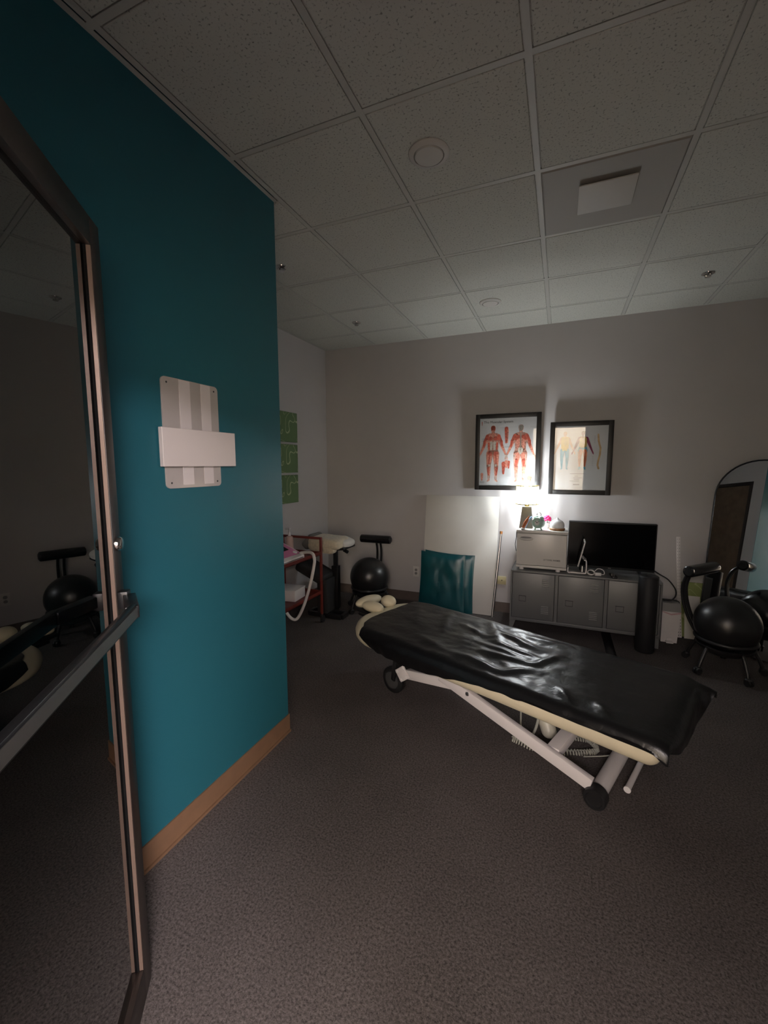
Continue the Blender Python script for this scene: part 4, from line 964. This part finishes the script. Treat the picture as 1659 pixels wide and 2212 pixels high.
MB().beam(tp(-0.735, NR+0.016, 0.150), tp(-0.735, FRR-0.016, 0.150), 0.06, 0.055, TD).build('cross_bar', WHITEMETAL, tt)
MB().beam(tp(-1.66, NR+0.05, 0.215), tp(-1.66, FRR-0.05, 0.215), 0.05, 0.05, TD).build('cross_bar', WHITEMETAL, tt)
MB().beam(tp(-1.38, NR+0.016, 0.318), tp(-1.38, FRR-0.016, 0.318), 0.04, 0.04, TD).build('cross_bar', WHITEMETAL, tt)
MB().rod(tp(-1.205, NR+0.05, 0.28), tp(-1.205, FRR-0.05, 0.28), 0.014).build('pivot_rod', STEEL, tt)
# actuator and cables
MB().rod(tp(-1.30, 2.245, 0.285), tp(-0.88, 2.225, 0.215), 0.030, 0.028).rod(tp(-0.90, 2.20, 0.222), tp(-0.838, 2.165, 0.120), 0.040, 0.040, 20).ball(tp(-0.838, 2.165, 0.120), 0.040, 20).build('actuator', SLEEVE, tt)
q = MB(); q.tube(spline([tp(-0.90, 2.14, 0.30), tp(-0.875, 2.11, 0.20), tp(-0.895, 2.08, 0.10), tp(-0.96, 2.12, 0.03), tp(-1.05, 2.2, 0.01)], 6), 0.007, 8)
q.tube(spline([tp(-1.02, 2.16, 0.30), tp(-0.99, 2.14, 0.22), tp(-0.985, 2.14, 0.10), tp(-1.0, 2.2, 0.01)], 6), 0.005, 8)
q.build('cable', CABLEW, tt)
hel = []; path = spline([tp(-0.99, 2.05, 0.06), tp(-0.90, 2.10, 0.025), tp(-0.80, 2.16, 0.022), tp(-0.70, 2.24, 0.022), tp(-0.64, 2.32, 0.022), tp(-0.70, 2.38, 0.022), tp(-0.78, 2.33, 0.022)], 40)
for k, p in enumerate(path):
    d = (path[min(k+1, len(path)-1)] - path[max(k-1, 0)]).normalized(); x, y, _ = frame_to(d); an = k*1.3
    hel.append(p + (x*math.cos(an) + y*math.sin(an))*0.013)
MB().tube(hel, 0.004, 6).build('coiled_cord', CABLEW, tt)
MB().tube(spline([tp(-0.66, 2.18, 0.05), tp(-0.56, 2.28, 0.055), tp(-0.50, 2.40, 0.06)], 6), 0.003, 6).build('cable', CABLEW, tt)

# face cradle at the head end
q = MB(); q.beam(tp(-2.10, 2.27, 0.40), tp(-2.42, 2.30, 0.415), 0.20, 0.022, TN, 0.005); q.beam(tp(-2.06, 2.17, 0.395), tp(-2.34, 2.17, 0.405), 0.025, 0.02, TN); q.beam(tp(-2.06, 2.36, 0.395), tp(-2.34, 2.36, 0.405), 0.025, 0.02, TN)
cr = q.build('face_cradle', BLACKPLASTIC, tt)
RS = Matrix((TD, TN, V((0, 0, 1)))).transposed()
def pill(c, r, rz): MB().ball(c, r, 26, RS @ Matrix.Rotation(rz, 3, 'Z')).build('cradle_cushion', CREAM, cr)
pill(tp(-2.235, 2.212, 0.470), (0.098, 0.050, 0.042), 0.15)
pill(tp(-2.355, 2.285, 0.472), (0.056, 0.135, 0.042), 0.0)
pill(tp(-2.215, 2.366, 0.480), (0.064, 0.054, 0.048), 0.1)

# black vinyl sheet draped over the table
HEMN = [(-2.16, 0.365), (-2.0, 0.350), (-1.87, 0.334), (-1.63, 0.327), (-1.45, 0.338), (-1.34, 0.356), (-1.24, 0.380), (-1.05, 0.407), (-0.96, 0.410), (-0.90, 0.406), (-0.76, 0.417), (-0.65, 0.422), (-0.566, 0.428), (-0.50, 0.417), (-0.40, 0.430), (-0.36, 0.428), (-0.32, 0.412), (-0.27, 0.398)]
WR = [  # wrinkle ridges on the top: start, end, height, width
    ((-1.42, 2.56), (-1.22, 2.30), 0.010, 0.030), ((-1.30, 2.44), (-1.00, 2.36), 0.016, 0.028), ((-1.32, 2.22), (-1.00, 2.20), 0.012, 0.024), ((-1.22, 2.12), (-0.93, 2.16), 0.016, 0.026),
    ((-0.93, 2.16), (-0.88, 2.36), 0.013, 0.024), ((-1.30, 1.99), (-1.02, 1.97), 0.014, 0.030), ((-1.02, 1.97), (-0.93, 2.08), 0.014, 0.026), ((-1.72, 2.50), (-1.58, 2.22), 0.009, 0.030),
    ((-1.98, 2.46), (-1.80, 2.20), 0.008, 0.035), ((-1.65, 2.05), (-1.40, 1.98), 0.007, 0.03), ((-0.72, 2.00), (-0.66, 1.92), 0.014, 0.022), ((-0.55, 1.99), (-0.50, 1.93), 0.014, 0.022), ((-1.10, 2.50), (-0.90, 2.52), 0.010, 0.03), ((-1.55, 2.40), (-1.38, 2.34), 0.008, 0.022), ((-1.2, 2.28), (-0.95, 2.26), 0.009, 0.018)]
def ridge(s, t):
    h = 0.0
    for (a, c, hh, w) in WR:
        ax, ay = a; bx_, by_ = c; dx, dy = bx_-ax, by_-ay; L2 = dx*dx+dy*dy
        k = max(0.0, min(1.0, ((s-ax)*dx + (t-ay)*dy)/L2)); d = math.hypot(s-ax-dx*k, t-ay-dy*k)
        h += hh*math.exp(-(d/w)**2)*math.sin(PI*min(1, max(0, 0.08+0.84*k)))**0.5
    mid = math.exp(-((s+1.12)/0.45)**2)
    h += (0.006*mid+0.002)*noise.noise(V((s*6, t*9, 0.3))) + (0.0030*mid+0.001)*noise.noise(V((s*16, t*22, 2.3)))
    return h
SV0, SV1 = -2.105, -0.262; ns = 150
rows = []
CR = 0.05
for i in range(ns+1):
    s = SV0 + (SV1-SV0)*i/ns
    hn = lerp_tab(HEMN, s) + 0.006*noise.noise(V((s*9, 0.2, 5.1)))
    hf = 0.33 + 0.02*noise.noise(V((s*4, 9.2, 5.1))); ke = max(0.0, min(1.0, (s+0.46)/0.18)); hf += (0.404-hf)*ke*ke*(3-2*ke)
    # head-end plan taper follows the rounded padding corner
    
    def edge_in(s_):
        kx = max(0.0, 1 - (s_-S0)/0.27); return 0.27*(1-math.sqrt(max(0.0, 1-kx*kx))) if kx > 0 else 0.0
    ins = edge_in(s); tn0, tf0 = T0-0.010+ins, T1+0.010-ins
    fade = max(0.0, 1 - i/30.0)**1.5
    ztop = PZ1+0.009
    # foot-end rolls down a little
    roll = 0.018*max(0.0, (s+0.34)/0.078)**2 if s > -0.34 else 0.0
    row = []
    nh = 10
    for k in range(nh):     # near flange from hem up
        v = k/(nh-1); z = hn + (ztop-CR - hn)*v
        fold = (0.010*noise.noise(V((s*11, z*5, 1.7)))*(1-v*0.6) + 0.010*noise.noise(V((s*4, 0, 7.7)))*(1-v))*max(0.0, min(1.0, (-0.30-s)/0.12))
        sh_ = s + (0.085+0.10*(1-v))*fade; tq = T0-0.010+edge_in(sh_)
        low = max(0.0, min(1.0, (0.39-z)/0.06)); row.append(tp(sh_, tq - 0.004 + fold*(1-fade) + 0.010*low, z-roll))
    for k in range(1, 7):
        an = PI/2*k/7; sh_ = s + 0.085*fade; row.append(tp(sh_, T0-0.010+edge_in(sh_) + CR*(1-math.cos(an)), ztop-CR+CR*math.sin(an)-roll+ridge(s, tn0+0.05)*0.6*math.sin(an)))
    nt_ = 64
    for k in range(nt_+1):
        t = tn0+CR + (tf0-tn0-2*CR)*k/nt_; row.append(tp(s + 0.085*fade*max(0.0, 1-(t-T0)/0.24)**1.6, t, ztop-roll + ridge(s, t)))
    for k in range(1, 7):
        an = PI/2*k/7; row.append(tp(s, tf0-CR + CR*math.sin(an), ztop-CR+CR*math.cos(an)-roll+ridge(s, tf0-0.05)*math.cos(an)*0.6))
    for k in range(6):
        v = k/5; row.append(tp(s, tf0 + 0.004 + 0.008*noise.noise(V((s*9, v, 3.7)))*v, ztop-CR + (hf-ztop+CR)*v - roll))
    rows.append(row)
# foot flap: continue every column over the end and down
NC = len(rows[0]); nfl = 12
for k in range(1, nfl+1):
    v = k/nfl; row = []
    for j in range(NC):
        base = rows[ns][j]; s_, t_, z_ = base.dot(TD), base.dot(TN), base.z
        q = (t_-T0)/(T1-T0)                                   # 0 near .. 1 far
        ear = math.exp(-((q-1.0)/0.11)**2); ear_n = math.exp(-((q-0.0)/0.12)**2)
        hemz = 0.392 - 0.105*max(0, min(1, q))**0.6 + 0.012*noise.noise(V((t_*9, 4.4, 1.1)))
        hemz = min(hemz + 0.03*ear_n, z_-0.002)
        out = (0.030-0.022*ear_n)*math.sin(min(1, v*1.6)*PI/2) + 0.010*noise.noise(V((t_*7, v*1.3, 8.8)))*v
        zz = z_ + (hemz-z_)*(v**1.25)*(1-0.95*ear)
        row.append(tp(s_ + out + 0.055*ear*v - 0.006*ear_n*v, t_ - 0.030*ear*v + 0.006*v, zz))
    rows.append(row)
vs = MB().grid(rows)
vs.build('vinyl_cover', VINYL, tt, smooth=180, label='wrinkled shiny black vinyl sheet over the padding')

# ================================================================= LEFT BACK CORNER: CART
cx0, cx1, cy0, cy1 = -2.56, -2.125, 2.78, 3.50
ct = thing('utility_cart', 'dark red metal utility cart partly hidden by the teal wall', 'cart', ((cx0+cx1)/2, (cy0+cy1)/2, 0))
PR = 0.0115
for y in (cy0, cy1):
    MB().beam((cx0, y, 0.845), (cx1, y, 0.845), 0.022, 0.022, (0, 1, 0)).build('handle_rail', REDMETAL, ct)
    for x in (cx0, cx1):
        MB().beam((x, y, 0.085), (x, y, 0.856), 0.022, 0.022, (0, 1, 0)).build('post', REDMETAL, ct)
        cs = MB(); cs.rod((x, y, 0.05), (x, y, 0.09), 0.012); cs.rod((x-0.012, y+0.012, 0.030), (x+0.012, y+0.012, 0.030), 0.030, seg=18); cs.box((x, y+0.005, 0.058), (0.034, 0.04, 0.022), None, 0.004)
        cs.build('caster', BLACKPLASTIC, ct)
for z in (0.683, 0.295):
    sf = MB().bx(cx0, cx1, cy0, cy1, z-0.003, z+0.002)
    for (a, c, d_, e) in ((cx0, cx0+0.004, cy0, cy1), (cx1-0.004, cx1, cy0, cy1), (cx0, cx1, cy0, cy0+0.004), (cx0, cx1, cy1-0.004, cy1)): sf.bx(a, c, d_, e, z-0.003, z+0.032)
    sf.build('shelf', REDMETAL, ct)
# on the cart
zs = 0.6855
def bottle(x, y, label, m):
    t = thing('pump_bottle', label, 'bottle', (x, y, zs), 'pump bottles on the red cart')
    MB().lathe([(0, 0), (0.036, 0), (0.038, 0.006), (0.038, 0.145), (0.032, 0.165), (0.014, 0.175), (0, 0.175)], (x, y, zs), 24).build('body', m, t)
    p = MB().rod((x, y, zs+0.175), (x, y, zs+0.205), 0.014, 0.012).rod((x, y, zs+0.205), (x, y, zs+0.245), 0.006); p.rod((x+0.012, y-0.005, zs+0.248), (x-0.035, y-0.01, zs+0.243), 0.008, 0.006)
    p.build('pump', WHITEPL, t)
bottle(-2.445, 3.440, 'pale pink pump bottle on the red cart, nearer its far post', PINKBOT)
bottle(-2.515, 3.34, 'pale pump bottle on the red cart, cut off by the teal wall edge', WHITEPL)
cw = thing('console_device', 'pink and white slanted console device on the red cart', 'console', (-2.28, 3.04, zs))
def wedge(h_lo, h_hi, ins=0.0): return [(-2.42+ins, 2.86+ins, zs+h_hi), (-2.142-ins, 2.86+ins, zs+h_lo), (-2.142-ins, 3.235-ins, zs+h_lo), (-2.42+ins, 3.235-ins, zs+h_hi)]
MB().grid([[(-2.28, 3.05, zs+0.001)]*4, wedge(0.001, 0.001), wedge(0.050, 0.155), wedge(0.060, 0.166, 0.012), [(-2.28, 3.05, zs+0.113)]*4], closed_u=True).build('housing', WHITEPL, cw, smooth=25)
SLX = V((-0.254, 0, 0.106)).normalized(); SLN = V((0.106, 0, 0.254)).normalized()
def onw(x, y, d): return V((x, y, zs+0.0605+(-2.154-x)/0.254*0.106)) + SLN*d
MB().prism(rrect(0.325, 0.238, 0.016), onw(-2.278, 3.045, 0.0005), (0, 1, 0), SLX, 0.003).build('panel', PINKPL, cw)
MB().prism(rrect(0.20, 0.125, 0.004), onw(-2.305, 3.045, 0.0035), (0, 1, 0), SLX, 0.003).build('screen', SCREEN, cw)
MB().lathe([(0.022, 0), (0.020, 0.005), (0, 0.006)], onw(-2.195, 3.165, 0.0035), 24, SLN).build('dial', WHITEPL, cw)
MB().bx(-2.1425, -2.138, 2.88, 3.215, zs+0.030, zs+0.038, 0.001).build('trim_strip', CHROME, cw)
MB().tube(spline([(-2.165, 3.215, zs+0.068), (-2.09, 3.205, zs+0.082), (-2.005, 3.16, zs+0.085), (-1.962, 3.12, zs+0.045), (-1.958, 3.11, 0.69), (-1.982, 3.10, 0.56), (-2.024, 3.10, 0.422), (-2.076, 3.10, 0.288), (-2.135, 3.10, 0.183), (-2.175, 3.09, 0.166), (-2.215, 3.07, 0.205), (-2.24, 3.03, 0.31), (-2.255, 2.98, 0.43), (-2.26, 2.94, 0.53)], 8), 0.0135, 12).build('hose', WHITEPL, cw)
bxx = thing('white_box', 'plain white box on the lower shelf of the red cart', 'box', (-2.33, 3.26, 0.297))
MB().box((-2.345, 3.25, 0.297+0.052), (0.26, 0.20, 0.10), 0.10, 0.002).build('carton', WHITEPL, bxx)
MB().box((-2.345, 3.25, 0.297+0.100), (0.266, 0.206, 0.012), 0.10, 0.002).build('lid', WHITEPL, bxx)

# stand with black seat, towel pillow
sd_ = thing('padded_stand', 'black padded therapy stand on a rectangular base in the left corner', 'stand', (-2.15, 3.72, 0))
fb = MB()
for (a, c) in (((-2.36, 3.64), (-1.985, 3.64)), ((-2.36, 3.76), (-1.99, 3.76)), ((-1.985, 3.64), (-1.985, 3.76)), ((-2.36, 3.64), (-2.36, 3.76)), ((-2.15, 3.66), (-2.15, 3.86))):
    fb.beam((a[0], a[1], 0.0225), (c[0], c[1], 0.0225), 0.045, 0.04, (0, 0, 1), 0.004)
fb.build('base_frame', BLACKMETAL, sd_)
MB().bx(-2.185, -2.115, 3.80, 3.87, 0.04, 0.50, 0.005).build('column', BLACKMETAL, sd_)
MB().bx(-2.17, -2.13, 3.815, 3.855, 0.50, 0.66, 0.004).build('inner_column', BLACKMETAL, sd_)
MB().bx(-2.255, -2.135, 3.62, 3.79, 0.045, 0.40, 0.012).build('lower_pad', BLACKFAB, sd_)
m_ = Matrix.Rotation(math.radians(24), 3, 'Y')
MB().box((-2.33, 3.72, 0.455), (0.34, 0.28, 0.10), m_, 0.03, 3).build('seat_pad', BLACKFAB, sd_)
MB().box((-2.21, 3.87, 0.672), (0.42, 0.26, 0.022), Matrix.Rotation(math.radians(-8), 3, 'Y'), 0.006).build('tray', BLACKMETAL, sd_)
MB().rod((-2.03, 3.80, 0.68), (-1.985, 3.79, 0.665), 0.018).build('knob', BLACKPLASTIC, sd_)
gc = MB().box((-2.46, 3.90, 0.735), (0.17, 0.24, 0.10), Matrix.Rotation(math.radians(-48), 3, 'Y'), 0.03, 3).build('grey_cushion', GREYFAB, smooth=60); rebase(gc, (-2.46, 3.90, 0.68)); tag(gc, 'grey cushion tilted behind the cream towel, left of it', 'cushion')
def blob(c, r, e, rotm, amp, fr_, seed):
    n, m2 = 28, 40; rows_ = []
    for i in range(n+1):
        ph = -PI/2 + PI*i/n; row = []
        for j in range(m2):
            th = 2*PI*j/m2
            f = lambda w, p: math.copysign(abs(w)**p, w)
            p = V((r[0]*f(math.cos(ph), e)*f(math.cos(th), e), r[1]*f(math.cos(ph), e)*f(math.sin(th), e), r[2]*f(math.sin(ph), 0.8)))
            p += p.normalized()*amp*noise.noise(p*fr_ + V((seed, 0, 0)))
            row.append(V(c) + rotm @ p)
        rows_.append(row)
    b_ = MB().grid(rows_, closed_u=True); bmesh.ops.remove_doubles(b_.bm, verts=b_.bm.verts, dist=1e-4); return b_
tw = thing('folded_towel', 'cream fleece towel folded over the top of the black stand', 'towel', (-2.20, 3.84, 0.69))
blob((-2.215, 3.81, 0.755), (0.180, 0.150, 0.058), 0.32, Matrix.Rotation(0.05, 3, 'Y'), 0.014, 9, 1.0).build('fold', TOWELFAB, tw, smooth=60)
blob((-2.235, 3.705, 0.712), (0.155, 0.040, 0.050), 0.38, Matrix.Rotation(0.10, 3, 'Y'), 0.012, 12, 4.0).build('fold', TOWELFAB, tw, smooth=60)
blob((-2.075, 3.90, 0.748), (0.085, 0.12, 0.042), 0.5, Matrix.Rotation(0.30, 3, 'Y'), 0.006, 8, 7.0).build('fold', WHITEFAB, tw, smooth=60, label='white linen end of the towel')
